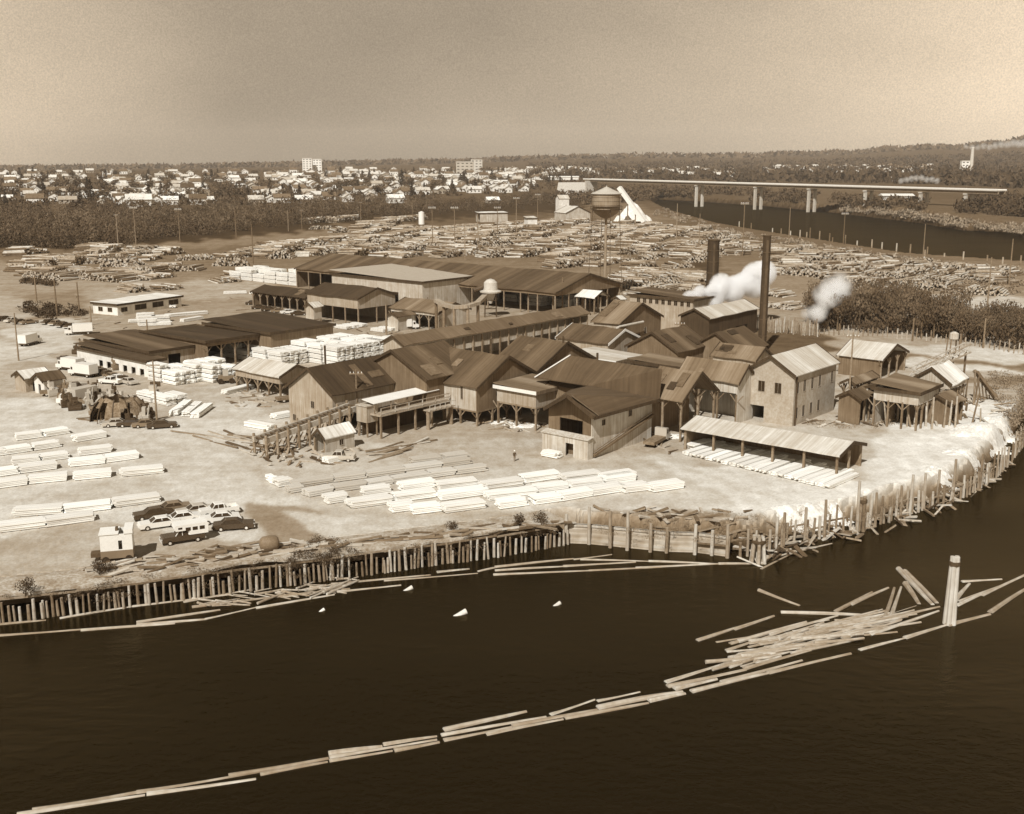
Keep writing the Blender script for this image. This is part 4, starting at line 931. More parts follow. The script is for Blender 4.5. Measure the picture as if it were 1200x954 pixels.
# ============================================================ logs
BARK = sepmat('log_bark', .36, v=.35, sc=.8, fv=.4, fsc=3, fst=(.1, 1, 1), rnd=.35); CUT = sepmat('cut_log_end', .46, v=.3, fsc=1., rnd=.3)
PALELOG = sepmat('waterworn_log', .33, v=.4, sc=.5, fv=.4, fsc=4, fst=(.05, 1, 1), rnd=.25)
def logmesh(mb, L, r, seed, cut, n=9, seg=4):
    rg = random.Random(seed); vs = []; fs = []; b1, b2 = rg.uniform(-.16, .16)*L/18, rg.uniform(-.1, .1)*L/18
    for j in range(seg+1):
        t = j/seg; rr = r*(1-.42*t)*(1+rg.uniform(-.05, .05)); oy = b1*math.sin(math.pi*t); oz = b2*math.sin(math.pi*t)
        for i in range(n):
            a = 2*math.pi*i/n; vs.append((-L/2+L*t, oy+rr*math.cos(a), oz+rr*math.sin(a)*.98))
    for j in range(seg):
        for i in range(n): fs.append((j*n+i, (j+1)*n+i, (j+1)*n+(i+1) % n, j*n+(i+1) % n))
    mb.add(vs, fs); c = mb.cur; mb.mat(cut); mb.add(vs[:n]+vs[-n:], [tuple(range(n)), tuple(range(2*n-1, n-1, -1))]); mb.cur = c
def one_log(L, r, seed, mat, cut=None):
    mb = MB(); mb.mat(mat); logmesh(mb, L, r, seed, cut or CUT); return mb.mesh('log')
FL = [one_log(10, .34, s, PALELOG) for s in range(5)]
def float_log(pa, pb, label, group, r=1., zz=-.02, wd=None):
    a = G(pa[0], pa[1], WZ); b = G(pb[0], pb[1], WZ); L = (b-a).length; c = (a+b)/2
    o = inst(R_.choice(FL), 'floating_log', label, 'log', (c.x, c.y, WZ+zz), (R_.uniform(0, 6), 0, math.atan2(b.y-a.y, b.x-a.x)), (L/10, r, r), group)
    o.rotation_mode = 'XYZ'; return o
boom = [((38,951),(160,929)),((160,929),(268,911)),((20,955),(170,932)),((172,931),(300,913)),((268,910),(385,889)),((305,908),(384,893)),((386,892),(460,880)),((385,884),(448,875)),((386,888),(512,867)),((449,873),(512,863)),
 ((462,880),(515,870)),((520,856),(617,834)),((517,862),(640,840)),((520,868),(600,852)),((570,861),(660,843)),((600,851),(700,832)),((645,838),(697,820)),((662,842),(760,824)),((700,830),(800,811)),((700,822),(750,811)),((760,822),(803,813)),((780,800),(855,776)),((782,805),(874,785)),((790,808),(840,796)),
 ((810,811),(900,789)),((900,789),(997,766)),((845,800),(940,774)),((872,784),(950,762)),((1007,762),(1060,748)),((1060,748),(1114,731)),((1110,733),(1160,720)),((1160,718),(1202,690)),((1029,729),(1101,711)),((1020,744),(1100,716)),((1121,710),(1160,692)),((1150,698),(1203,673)),((1119,703),(1136,684)),((1127,682),(1174,679)),((1124,705),(1180,684))]
for i, (a, b) in enumerate(boom):
    float_log(a, b, f'{ordn(i)} boom log counted from the lower left of the long log boom', 'logs of the long boom across the water', R_.uniform(.65, 1.1), -.05)
loose = [((889,692),(937,710),'lone log drifting above the log jam'),((817,751),(862,736),'left end log of the jam, lying apart'),((860,738),(907,722),'log at the upper left of the jam'),((915,718),(1014,721),'straight log along the top of the jam'),((979,717),(1022,694),'log slanting up from the jam, left of the crossed ones'),((997,709),(1041,689),'log reaching up right above the jam'),((1037,723),(1048,689),'nearly upright looking log in the middle of the crossed ones'),((1044,723),(1056,688),'log leaning beside the nearly upright one'),((1053,667),(1093,709),'thick pale log slanting down towards the piling'),((1060,670),(1098,707),'second thick log slanting down towards the piling'),((1061,684),(1077,708),'short log below the thick slanting pair'),((978,728),(1028,729),'log lying flat right of the jam middle')]
for a, b, l in loose: float_log(a, b, l, None, 1.15 if 'thick' in l else .8)
rg = random.Random(21)
for i in range(104):
    t = rg.random(); cx = 868+170*t+rg.uniform(-14, 14); cy = 766-38*t+rg.uniform(-19, 15)*(1-.35*t); l = rg.uniform(14, 44); s = rg.uniform(-.34, -.08)
    float_log((cx-l, cy-l*s), (cx+l, cy+l*s), 'pale log jammed among others in the floating log jam', 'logs jammed together in the middle of the jam', rg.uniform(.4, .85), rg.choice((-.06, 0, .08, .25)))
shorelogs = [((-12,746),(95,738)),((95,739),(205,731)),((160,733),(241,726)),((70,725),(155,711)),((155,711),(270,697)),((-10,733),(54,727)),((160,730),(258,715)),((240,726),(300,712)),((388,685),(505,674)),((450,681),(560,672)),((512,671),(550,667)),((560,670),(592,663)),((580,665),(672,655)),((672,656),(717,650)),((580,669),(660,664)),((660,664),(745,659)),((578,674),(690,669)),((690,669),(775,665)),((680,656),(760,658)),((760,658),(838,661)),((745,666),(842,661)),((842,661),(886,661)),((892,667),(932,647)),((911,652),(975,637)),((893,661),(905,650)),((320,700),(410,690)),((215,706),(300,690)),((225,712),(320,700)),((300,713),(392,697)),((395,694),(470,686))]
for i, (a, b) in enumerate(shorelogs):
    float_log(a, b, f'{ordn(i)} shore boom log from the left, floating along the foot of the pilings', 'boom logs moored along the shore', R_.uniform(.5, .75))
for i in range(42):
    t = rg.random(); cx = 235+170*t; cy = 711-25*t+rg.uniform(-7, 5); l = rg.uniform(6, 20); s = rg.uniform(-.5, .25)
    float_log((cx-l, cy-l*s), (cx+l, cy+l*s), 'driftwood pole in the raft of debris below the left pilings', 'debris raft below the left pilings', rg.uniform(.25, .6), rg.choice((.05, .2)))
for i, (px, py, s_) in enumerate([(479,691,1.), (541,720,1.25), (653,709,.9), (377,716,.7)]):
    p = G(px, py, WZ); e = empty('deadhead', ['pale wedge shaped deadhead log tip nearest the pilings','largest pale wedge shaped deadhead tip out in the water','rightmost pale deadhead log tip in the water','smallest pale deadhead log tip at the left'][i], 'deadhead log', p, rad(15))
    s_ *= .62; mb = MB(); mb.tube((-2.2*s_, -.3, -.45), (.7*s_, .1, .36*s_), .2*s_, .42*s_, n=12); mb.build('log_tip', sepmat('bleached_log_end', .7), e)
    mb = MB(); mb.tube((-5*s_, -1.2*s_, -.42), (-1*s_, 0, -.16), .1, .16, n=7); mb.build('sunken_stem', PALELOG, e)
# log decks in the rear yard
decks = []   # (px0,py0,px1,py1, rows deep m, height m, log angle deg, length, density)
def D_(x0, y0, x1, y1, h=2.6, la=None, ll=9, wd=1, dens=1.): decks.append((x0, y0, x1, y1, h, la, ll, wd, dens))
for a in [(0,318,60,316),(60,318,110,324),(95,310,160,305),(100,328,150,332),(20,306,90,303),(115,313,165,314),(135,345,165,342),(175,342,205,339),(190,318,235,318),(245,312,290,312),(200,306,250,304),(250,305,300,300),(245,333,275,330),(262,326,285,324),(140,298,190,296),
    (300,300,350,288),(350,290,400,283),(400,281,455,268),(330,294,370,292),(370,290,420,288),(300,293,340,290),(445,284,490,274),(470,280,485,276),(410,282,430,280),(500,280,560,272),(520,287,560,280),(565,274,600,270),(430,296,500,293),(500,299,560,296),(560,303,610,300),(370,300,420,298),
    (600,272,640,266),(620,268,630,272),(650,288,690,268),(660,279,700,267),(700,283,740,274),(710,279,750,270),(725,282,765,268),(745,281,780,268),(765,284,800,268),(790,278,830,270),(600,303,640,298),(640,316,700,310),(690,314,730,306),(640,309,680,300),(600,297,625,294),(610,290,660,288),
    (730,325,790,322),(750,332,815,330),(745,338,810,337),(760,342,800,346),(720,329,750,328),(815,282,850,278),(840,292,890,288),(800,290,840,287),
    (905,300,950,296),(905,312,965,310),(905,323,960,320),(945,305,990,300),(960,318,1010,312),(1000,305,1050,312),(990,332,1050,338),(1050,338,1120,342),(1010,325,1080,330),(1080,330,1130,335),(1050,322,1100,325),(1130,345,1190,348),(1140,330,1190,336),(975,298,1010,300),(1160,322,1200,325),
    (1100,318,1160,322),(890,345,930,350),(905,360,945,365),(30,326,80,330),(160,322,190,325)]: D_(*a)
rx_ = random.Random(77)
for P, n_ in (([(0,300),(120,296),(210,300),(200,330),(100,332),(0,322)],34), ([(215,300),(330,293),(480,275),(600,268),(620,300),(600,306),(480,304),(300,304)],95), ([(610,262),(700,262),(840,274),(900,290),(870,300),(700,292),(620,292)],75), ([(640,294),(830,292),(840,340),(745,350),(700,318),(640,308)],44), ([(900,292),(1000,296),(1200,322),(1200,346),(1120,346),(960,330),(900,318)],70), ([(330,262),(600,258),(600,268),(400,276)],16)):
    Pn = np.array(P, float); k = 0
    while k < n_:
        x = rx_.uniform(Pn[:, 0].min(), Pn[:, 0].max()); y = rx_.uniform(Pn[:, 1].min(), Pn[:, 1].max())
        if not inpoly(np.array([x]), np.array([y]), Pn)[0]: continue
        k += 1; l = rx_.uniform(14, 34); D_(x-l/2, y, x+l/2, y-rx_.uniform(0, 5) if x < 850 else y+rx_.uniform(0, 4))
BM = [one_log(9, .33, 40+s, BARK) for s in range(4)]
specs = []
rg = random.Random(5)
for (x0, y0, x1, y1, h, la, ll, wd, dens) in decks:
    a = G(x0, y0); b = G(x1, y1); L = (b-a).length; ang = math.atan2(b.y-a.y, b.x-a.x)
    perp = ang+math.pi/2+rg.uniform(-.25, .25); D = (a.y+b.y)/2; r0 = .36 if D < 450 else .5
    layers = 5 if rg.random() < .5 else 3
    for k in range(layers):
        m = max(2, int((L-k*1.6)/(r0*2.5)))
        for i in range(m):
            u = (i+.5+k*.5)/(m+.5); u = (k*.8+(L-k*1.6)*(i+.5)/m)/L
            c = a.lerp(b, u)+Vector((rg.uniform(-.2, .2), rg.uniform(-.6, .6)+4.5, 0))
            specs.append((D, c.x, c.y, .3+k*r0*1.55+rg.uniform(-.1, .15), perp+rg.uniform(-.07, .07), rg.uniform(.75, 1.25)*(r0/.33), rg.uniform(.8, 1.25), rg.uniform(-.05, .05)))
specs.sort(key=lambda s: s[0])
print('deck logs', len(specs))
for s in specs[:105]:
    side = 'the steam cloud' if s[1] > 60 else ('the long shed' if s[1] > -50 else 'the storage sheds')
    inst(rg.choice(BM), 'stacked_log', 'rough barked log lying in the nearest log decks', 'log', (s[1], s[2], s[3]), (0, s[7], s[4]), (s[6], s[5], s[5]), 'logs in the nearest log decks')
BK3 = [BARK, sepmat('dark_bark', .13, v=.4, sc=.8), sepmat('peeled_log', .55, v=.3, sc=.8)]; CUTS = [CUT, BARK, CUT]
mb = MB(); rq = random.Random(3)
for s in specs[105:]:
    L = 9*s[6]; r = .33*s[5]; dx, dy = math.cos(s[4])*L/2, math.sin(s[4])*L/2; c = Vector((s[1], s[2], s[3]))
    p = c-Vector((dx, dy, s[7]*L/2)); q = c+Vector((dx, dy, s[7]*L/2))
    mb.mat(BK3[rq.choice((0, 0, 1, 1, 2))]); mb.tube(p, q, r, r*.75, n=7, caps=False); mb.mat(rq.choice(CUTS))
    o = len(mb.v)-14; mb.add(mb.v[o:o+14], [tuple(range(7)), tuple(range(13, 6, -1))])
tag(mb.build('log_decks'), 'stacked logs covering the far log yard', 'logs', kind='stuff')
# scattered boards and scrap on the yard and bank
SB = []
for s in range(5):
    m_ = MB(); r2 = random.Random(s); m_.box(-1, 1, -.12, .12, 0, .12); SB.append(m_.mesh('plank', (TIMBER, TIMBER_P, TIMBER, TIMBER_P, TIMBER_D)[s]))
def scatter(poly, n, what, label, cat, group, meshes, smin, smax, ang=None, zz=0.03, tilt=.05):
    P = np.array(poly, float); k = 0
    while k < n:
        x = R_.uniform(P[:, 0].min(), P[:, 0].max()); y = R_.uniform(P[:, 1].min(), P[:, 1].max())
        if not inpoly(np.array([x]), np.array([y]), P)[0]: continue
        p = G(x, y); k += 1; s = R_.uniform(smin, smax); z = .08 if (x < 670 and y > 560) else (max(H(p.x, p.y), -2.9) if y > 600 or x > 850 else 0)
        inst(R_.choice(meshes), what, label, cat, (p.x, p.y, z+zz), (R_.uniform(-tilt, tilt), R_.uniform(-tilt, tilt), (R_.uniform(0, 3.1) if ang is None else ang+R_.uniform(-.35, .35))), (s, R_.uniform(1, 2.2), R_.uniform(1, 2)), group)
scatter([(110,664),(300,636),(420,640),(500,628),(660,611),(662,617),(450,637),(290,656),(120,678)], 110, 'driftwood_plank', 'weathered plank littering the bank above the left pilings', 'plank', 'planks on the bank above the left pilings', SB, .4, 2.4, rad(18), tilt=.3)
scatter([(700,596),(860,598),(890,600),(880,625),(800,612),(690,612)], 50, 'driftwood_plank', 'broken timber lying on the bank above the plank retaining wall', 'plank', 'broken timber above the retaining wall', SB, .8, 2.6, tilt=.3)
scatter([(1000,596),(1060,572),(1140,545),(1180,515),(1186,522),(1140,556),(1055,590),(940,616),(900,625),(890,606)], 70, 'driftwood_plank', 'broken timber strewn down the curved right bank', 'plank', 'broken timber on the curved right bank', SB, .8, 2.8, tilt=.35)
scatter([(880,604),(1000,592),(1060,570),(1140,540),(1186,505),(1192,524),(1150,560),(1060,596),(990,614),(900,636),(872,640)], 120, 'rubble_timber', 'dark scrap timber and rubble on the bright slope of the right bank', 'timber', 'scrap on the bright slope of the right bank', SB, .4, 1.8, tilt=.8, zz=.12)
scatter([(310,640),(420,632),(520,622),(655,609),(660,615),(520,629),(400,642),(310,652)], 30, 'long_timber', 'old timber lying along the edge of the wharf deck', 'timber', 'old timbers along the wharf deck edge', SB, 1.2, 4.5, rad(22), tilt=.12)
scatter([(215,505),(330,515),(330,535),(290,530),(240,520)], 22, 'long_timber', 'long sawn timber lying by the end of the log trestle', 'timber', 'timbers by the end of the trestle', SB, 2.5, 5, rad(-38))
scatter([(440,528),(490,513),(500,520),(450,540)], 16, 'long_timber', 'long sawn timber piled before the loading platform', 'timber', 'timbers before the loading platform', SB, 2.5, 4.5, rad(42), tilt=.12)
scatter([(300,540),(420,530),(400,548),(320,552)], 24, 'scrap_timber', 'scrap timber heaped below the log trestle', 'timber', 'scrap timber below the trestle', SB, .6, 1.6, tilt=.5)
scatter([(75,488),(200,490),(190,500),(120,498)], 20, 'scrap_timber', 'scrap plank in the machinery yard around the burner ruin', 'plank', 'scrap planks in the machinery yard', SB, .8, 2.4)
scatter([(770,505),(800,525),(790,535),(760,520)], 14, 'scrap_timber', 'scrap timber between the tall mill house and the long low shed', 'timber', 'scrap timber beside the tall mill house', SB, .6, 2., tilt=.4)
scatter([(940,492),(1040,494),(1030,500),(950,500)], 26, 'scrap_timber', 'scrap timber on the rubble strip right of the brick building', 'timber', 'scrap timber right of the brick building', SB, .6, 1.6, tilt=.4)
scatter([(1020,470),(1150,465),(1190,480),(1180,500),(1040,498)], 50, 'scrap_timber', 'fallen timber around the tumbledown sheds', 'timber', 'fallen timber around the tumbledown sheds', SB, 1., 2.6, tilt=.6, zz=.3)
scatter([(265,465),(320,462),(325,472),(270,475)], 16, 'scrap_timber', 'short timber in the litter before the pale open shed', 'timber', 'short timbers before the pale open shed', SB, .8, 2.)
scatter([(265,452),(345,462),(350,480),(270,478)], 26, 'scrap_timber', 'short plank littering the ground before the pale open shed', 'plank', 'planks before the pale open shed', SB, .5, 1.5, tilt=.1)
scatter([(560,488),(640,495),(640,508),(560,503)], 26, 'scrap_timber', 'offcut lying under the raised mill buildings', 'offcut', 'offcuts under the raised mill', SB, .5, 1.5, tilt=.3)
scatter([(300,528),(420,520),(425,530),(300,540)], 44, 'scrap_timber', 'offcut heaped under the log trestle', 'offcut', 'offcuts under the log trestle', SB, .5, 1.8, tilt=.6)
scatter([(400,385),(560,372),(560,392),(450,398)], 30, 'scrap_timber', 'plank lying in the alley behind the long gallery', 'plank', 'planks behind the long gallery', SB, 1, 2.4, tilt=.1)
scatter([(60,345),(350,345),(330,375),(90,392)], 30, 'scrap_timber', 'plank lying about on the far yard road', 'plank', 'planks on the far yard road', SB, 1, 2.6, tilt=.05)
# ============================================================ pilings
PM = []; PILE_M = sepmat('wet_piling', .34, v=.4, sc=1., fst=(1, 1, .1), fv=.3, rnd=.45)
for s in range(5):
    m_ = MB(); r2 = random.Random(90+s)
    prof = [(.22, -2), (.2, 0), (.19, 1.5), (.17, 3.0)]
    m_.lathe(prof, 8); m = m_.mesh('piling', PILE_M if s else TIMBER, smooth=False); PM.append(m)
SHD = [G(a, b, WZ) for a, b in shore_px]
def piling(p, hgt, label, group, r=1., lean=.04):
    inst(R_.choice(PM), 'piling', label, 'piling', (p.x, p.y, WZ), (R_.uniform(-lean, lean), R_.uniform(-lean, lean), R_.uniform(0, 6)), (r, r, hgt/3.), group)
segs = list(zip(SHD[1:], SHD[2:])); acc = 0; cnt = 0
for i, (a, b) in enumerate(segs):
    L = (b-a).length; u = 0; px = shore_px[i+1][0]
    n = Vector((b.y-a.y, -(b.x-a.x), 0)).normalized()
    left = px < 664
    step = .62 if left else 1.35
    if 664 <= px < 852: continue
    while u < L:
        if px > 1203: break
        p = a.lerp(b, u/L)+n*(.35+R_.uniform(-.25, .2))
        if left: piling(p, 2.55+R_.uniform(-.9, .35), 'slim weathered piling in the close row along the left waterfront', 'pilings of the left bulkhead', R_.uniform(.65, 1.0), .06)
        else: piling(p, R_.choice((2.2, 2.8, 3.2, 3.6, 4.4))+R_.uniform(-.3, .3), 'uneven weathered piling around the curved right bank', 'pilings around the curved right bank', R_.uniform(.8, 1.1), .05)
        u += step*R_.uniform(.6, 1.5); cnt += 1
print('pilings', cnt)
for i, (px, yt, yb) in enumerate([(663,600,637),(690,591,638),(715,596,642),(735,596,645),(762,611,647),(781,616,648),(814,612,650),(834,619,651),(852,612,654)]):
    p = G(px, yb, WZ); s = (CH-WZ)/(yb-190.); hgt = (yb-yt)*s*1.0
    piling(p, hgt, f'{ordn(i)} tall piling from the left in front of the pale retaining wall', 'tall pilings before the retaining wall', 1.2, .02)
for i, (px, yt, yb) in enumerate([(1004,560,623),(1066,553,604),(1082,552,598),(1019,575,618),(1098,548,592),(1148,530,573),(918,598,640),(966,583,631),(943,592,634),(1116,535,588)]):
    p = G(px, yb, WZ); s = (CH-WZ)/(yb-190.)
    piling(p, (yb-yt)*s, f'{ordn(i)} of the extra tall pilings by height along the curved right bank', 'extra tall pilings on the right bank', 1.1, .02)
for i in range(60):                     # ragged pile fence and old wharf piles behind the brick building
    t = i/59; p = G(846+112*t, 384+10*t-14*math.sin(t*3.14)*0+R_.uniform(-1.2, 1.2)); inst(R_.choice(PM), 'fence_piling', 'ragged pile in the old pile fence behind the tall smokestack', 'piling', p, (R_.uniform(-.05, .05), R_.uniform(-.05, .05), 0), (.9, .9, R_.uniform(.9, 1.6)), 'old pile fence behind the tall smokestack')
for i in range(44):
    t = i/43; p = G(960+245*t, 391+24*t*t+R_.uniform(-1, 1)+2); inst(R_.choice(PM), 'fence_piling', 'ragged pile along the foot of the leafless tree row', 'piling', p, (R_.uniform(-.06, .06), R_.uniform(-.06, .06), 0), (.8, .8, R_.uniform(.5, 1.1)), 'old piles along the leafless tree row')
# walers (long horizontal timbers) of the left bulkhead
def waler(a, b, z, label, grp, w=.22):
    p = G(a[0], a[1], WZ); q = G(b[0], b[1], WZ); v = (q-p); n = Vector((v.y, -v.x, 0)).normalized()
    c = Vector((p.x, p.y, 0))
    tag(MB().bar((0, 0, z), (v.x, v.y, z+R_.uniform(-.15, .15)), w, w*.9).build('waler', TIMBER, None, c+n*.1), label, 'timber beam', grp)
for i, (k0, k1) in enumerate([(2,3),(3,4),(4,5),(5,6),(6,7),(7,8),(8,9),(9,10),(10,11),(11,12),(12,13),(13,14),(14,15),(15,16)]):
    waler(shore_px[k0], shore_px[k1], -.35, f'{ordn(i)} horizontal beam from the left along the top of the left pilings', 'beams along the top of the left pilings')
for i, k0 in enumerate(range(21, 33)):
    waler(shore_px[k0], shore_px[k0+1], -.8 if i % 2 else -1.6, f'{ordn(i)} horizontal beam from the left tying the right bank pilings', 'beams tying the right bank pilings')
# old wharf deck over the left pilings, earth and litter trodden on top
pts = []; cs = [Vector((q.x, q.y)) for q in SHD[1:18]]
for a, b in zip(cs, cs[1:]):
    k = max(1, int((b-a).length/1.2))
    for i in range(k): pts.append(a.lerp(b, i/k))
pts.append(cs[-1]); mb = MB(); vs_ = []; rj = random.Random(12)
for i, p in enumerate(pts):
    q = pts[min(i+1, len(pts)-1)]; o = pts[max(i-1, 0)]; d = (q-o).normalized(); n = Vector((-d.y, d.x)); e0 = rj.uniform(-.15, .5) if (i//6) % 4 else rj.uniform(.8, 1.6)
    for off, z in ((e0, -.32), (6.2, -.32), (e0, .0+rj.uniform(-.05, .04)), (2.5, .06+rj.uniform(-.05, .12)), (4.6, .08+rj.uniform(-.04, .1)), (6.2, -.02)): vs_.append((p.x+n.x*off, p.y+n.y*off, z))
fs_ = []
for i in range(len(pts)-1):
    a, b = i*6, i*6+6
    fs_ += [(a, b, b+1, a+1), (a, a+2, b+2, b), (a+2, a+3, b+3, b+2), (a+3, a+4, b+4, b+3), (a+4, a+5, b+5, b+4)]
mb.add(vs_, fs_); tag(mb.build('wharf_deck', sepmat('earthy_planking', .30, v=.5, sc=.5, fv=.5, fsc=3, stain=.4)), 'old earth covered wharf deck along the top of the left pilings', 'wharf deck')
# pale retaining wall
for i, (k0, k1) in enumerate(((17,18),(18,19),(19,20),(20,21),(21,22))):
    p = G(*shore_px[k0], WZ); q = G(*shore_px[k1], WZ); v = q-p
    e = empty('retaining_wall', f'{ordn(i)} panel from the left of the pale plank retaining wall', 'retaining wall', (p.x, p.y, WZ), math.atan2(v.y, v.x), 'panels of the pale retaining wall')
    mb = MB()
    for k in range(5): mb.box(0, v.length, .15+.12*k, .35+.12*k, -1+.62*k+(k>0)*.4, .02+.62*k)
    mb.build('planking', sepmat('bleached_planking', .36, v=.3, sc=.5, fv=.3, fsc=3, fst=(.05, 1, 1), stain=.3), e)
    MB().box(0, v.length, .5, 1.0, 2.2, 2.5).build('cap_beam', TIMBER_P, e)
# dolphins
def dolphin(px, yt, yb, n, R, label, mat, rr=.28):
    p = G(px, yb, WZ); s = (CH-WZ)/(yb-190.)*1.0; h = (yb-yt)*s*.98
    e = empty('mooring_dolphin', label, 'dolphin', (p.x, p.y, WZ))
    for i in range(n):
        t = 2*math.pi*i/n+.4; x, y = math.cos(t), math.sin(t)
        MB().tube((x*R*1.5, y*R*1.5, -3), (x*R*.75, y*R*.75, h+R_.uniform(-.25, .1)), rr, rr*.85, n=9).build('pile', mat, e)
    mb = MB(); mb.lathe([(R*.8+rr, h-.9), (R*.82+rr, h-.85), (R*.82+rr, h-.5), (R*.8+rr, h-.45)], 14); mb.build('cable_band', IRON, e)
dolphin(1112.5, 645, 731, 5, .34, 'tall pale cluster of piles standing in the water beside the log jam', sepmat('bleached_pile', .55, v=.2, fst=(1, 1, .05)), .3)
dolphin(888, 625, 659, 6, .8, 'splayed cluster of piles at the shore below the white spoil heaps', TIMBER_P, .25)
dolphin(1009, 578, 622, 4, .35, 'dark cluster of piles on the right bank', TIMBER, .28)
# river pilings of the far channel
nb = rear_px[2:8]; k = 0
for (x, y) in [(945,283),(949,279),(937,284),(960,285),(972,283),(975,291),(990,291),(1004,292),(1021,297),(1033,297),(1050,300),(1066,303),(1083,308),(1086,304),(1106,308),(1128,312),(1156,313),(1174,318),(905,276),(915,279),(926,281),(1195,318),(880,272),(866,268)]:
    p = G(x, y, WZ); k += 1
    inst(R_.choice(PM), 'piling', f'{ordn(k-1)} in the scattered line of pale pilings in the far river', 'piling', p, (0, 0, 0), (2.1, 2.1, R_.uniform(1.6, 2.6)), 'pale pilings in the far river')
for i, (a, b) in enumerate([((880,270),(950,284)),((950,284),(1010,295)),((1010,295),(1075,305)),((1105,310),(1200,315)),((800,257),(870,268))]):
    float_log(a, b, f'{ordn(i)} boom log from the left along the far river bank', 'boom logs of the far river', 1.6, .2)
# ============================================================ vehicles
CP = {'white': sepmat('car_paint_white', .75, v=.03, fv=.02, rough=.3, rnd=0, spec=.5), 'pale': sepmat('car_paint_pale', .45, v=.03, fv=.02, rough=.3, rnd=0, spec=.5), 'dark': sepmat('car_paint_dark', .05, v=.05, fv=.02, rough=.25, rnd=0, spec=.5), 'mid': sepmat('car_paint_mid', .18, v=.05, fv=.02, rough=.3, rnd=0, spec=.5)}
TYRE = sepmat('tyre_rubber', .03, rough=.9); CHROME = sepmat('chrome', .6, rough=.25, spec=.8)
VK = {}
def wheel(x, y, r=.34):
    t = MB().tube((x, y-.11, r), (x, y+.11, r), r, n=16).mesh('wheel', TYRE); h = MB().tube((x, y-.13, r), (x, y+.13, r), r*.5, n=12).mesh('hubcap', CHROME)
    return ('wheel', t, [('hubcap', h)])
def ext(prof, w, inset=0.):        # side profile extruded over the width, rounded upper edges
    mb = MB(); mb.prism(prof, 'y', -w/2, w/2); return mb
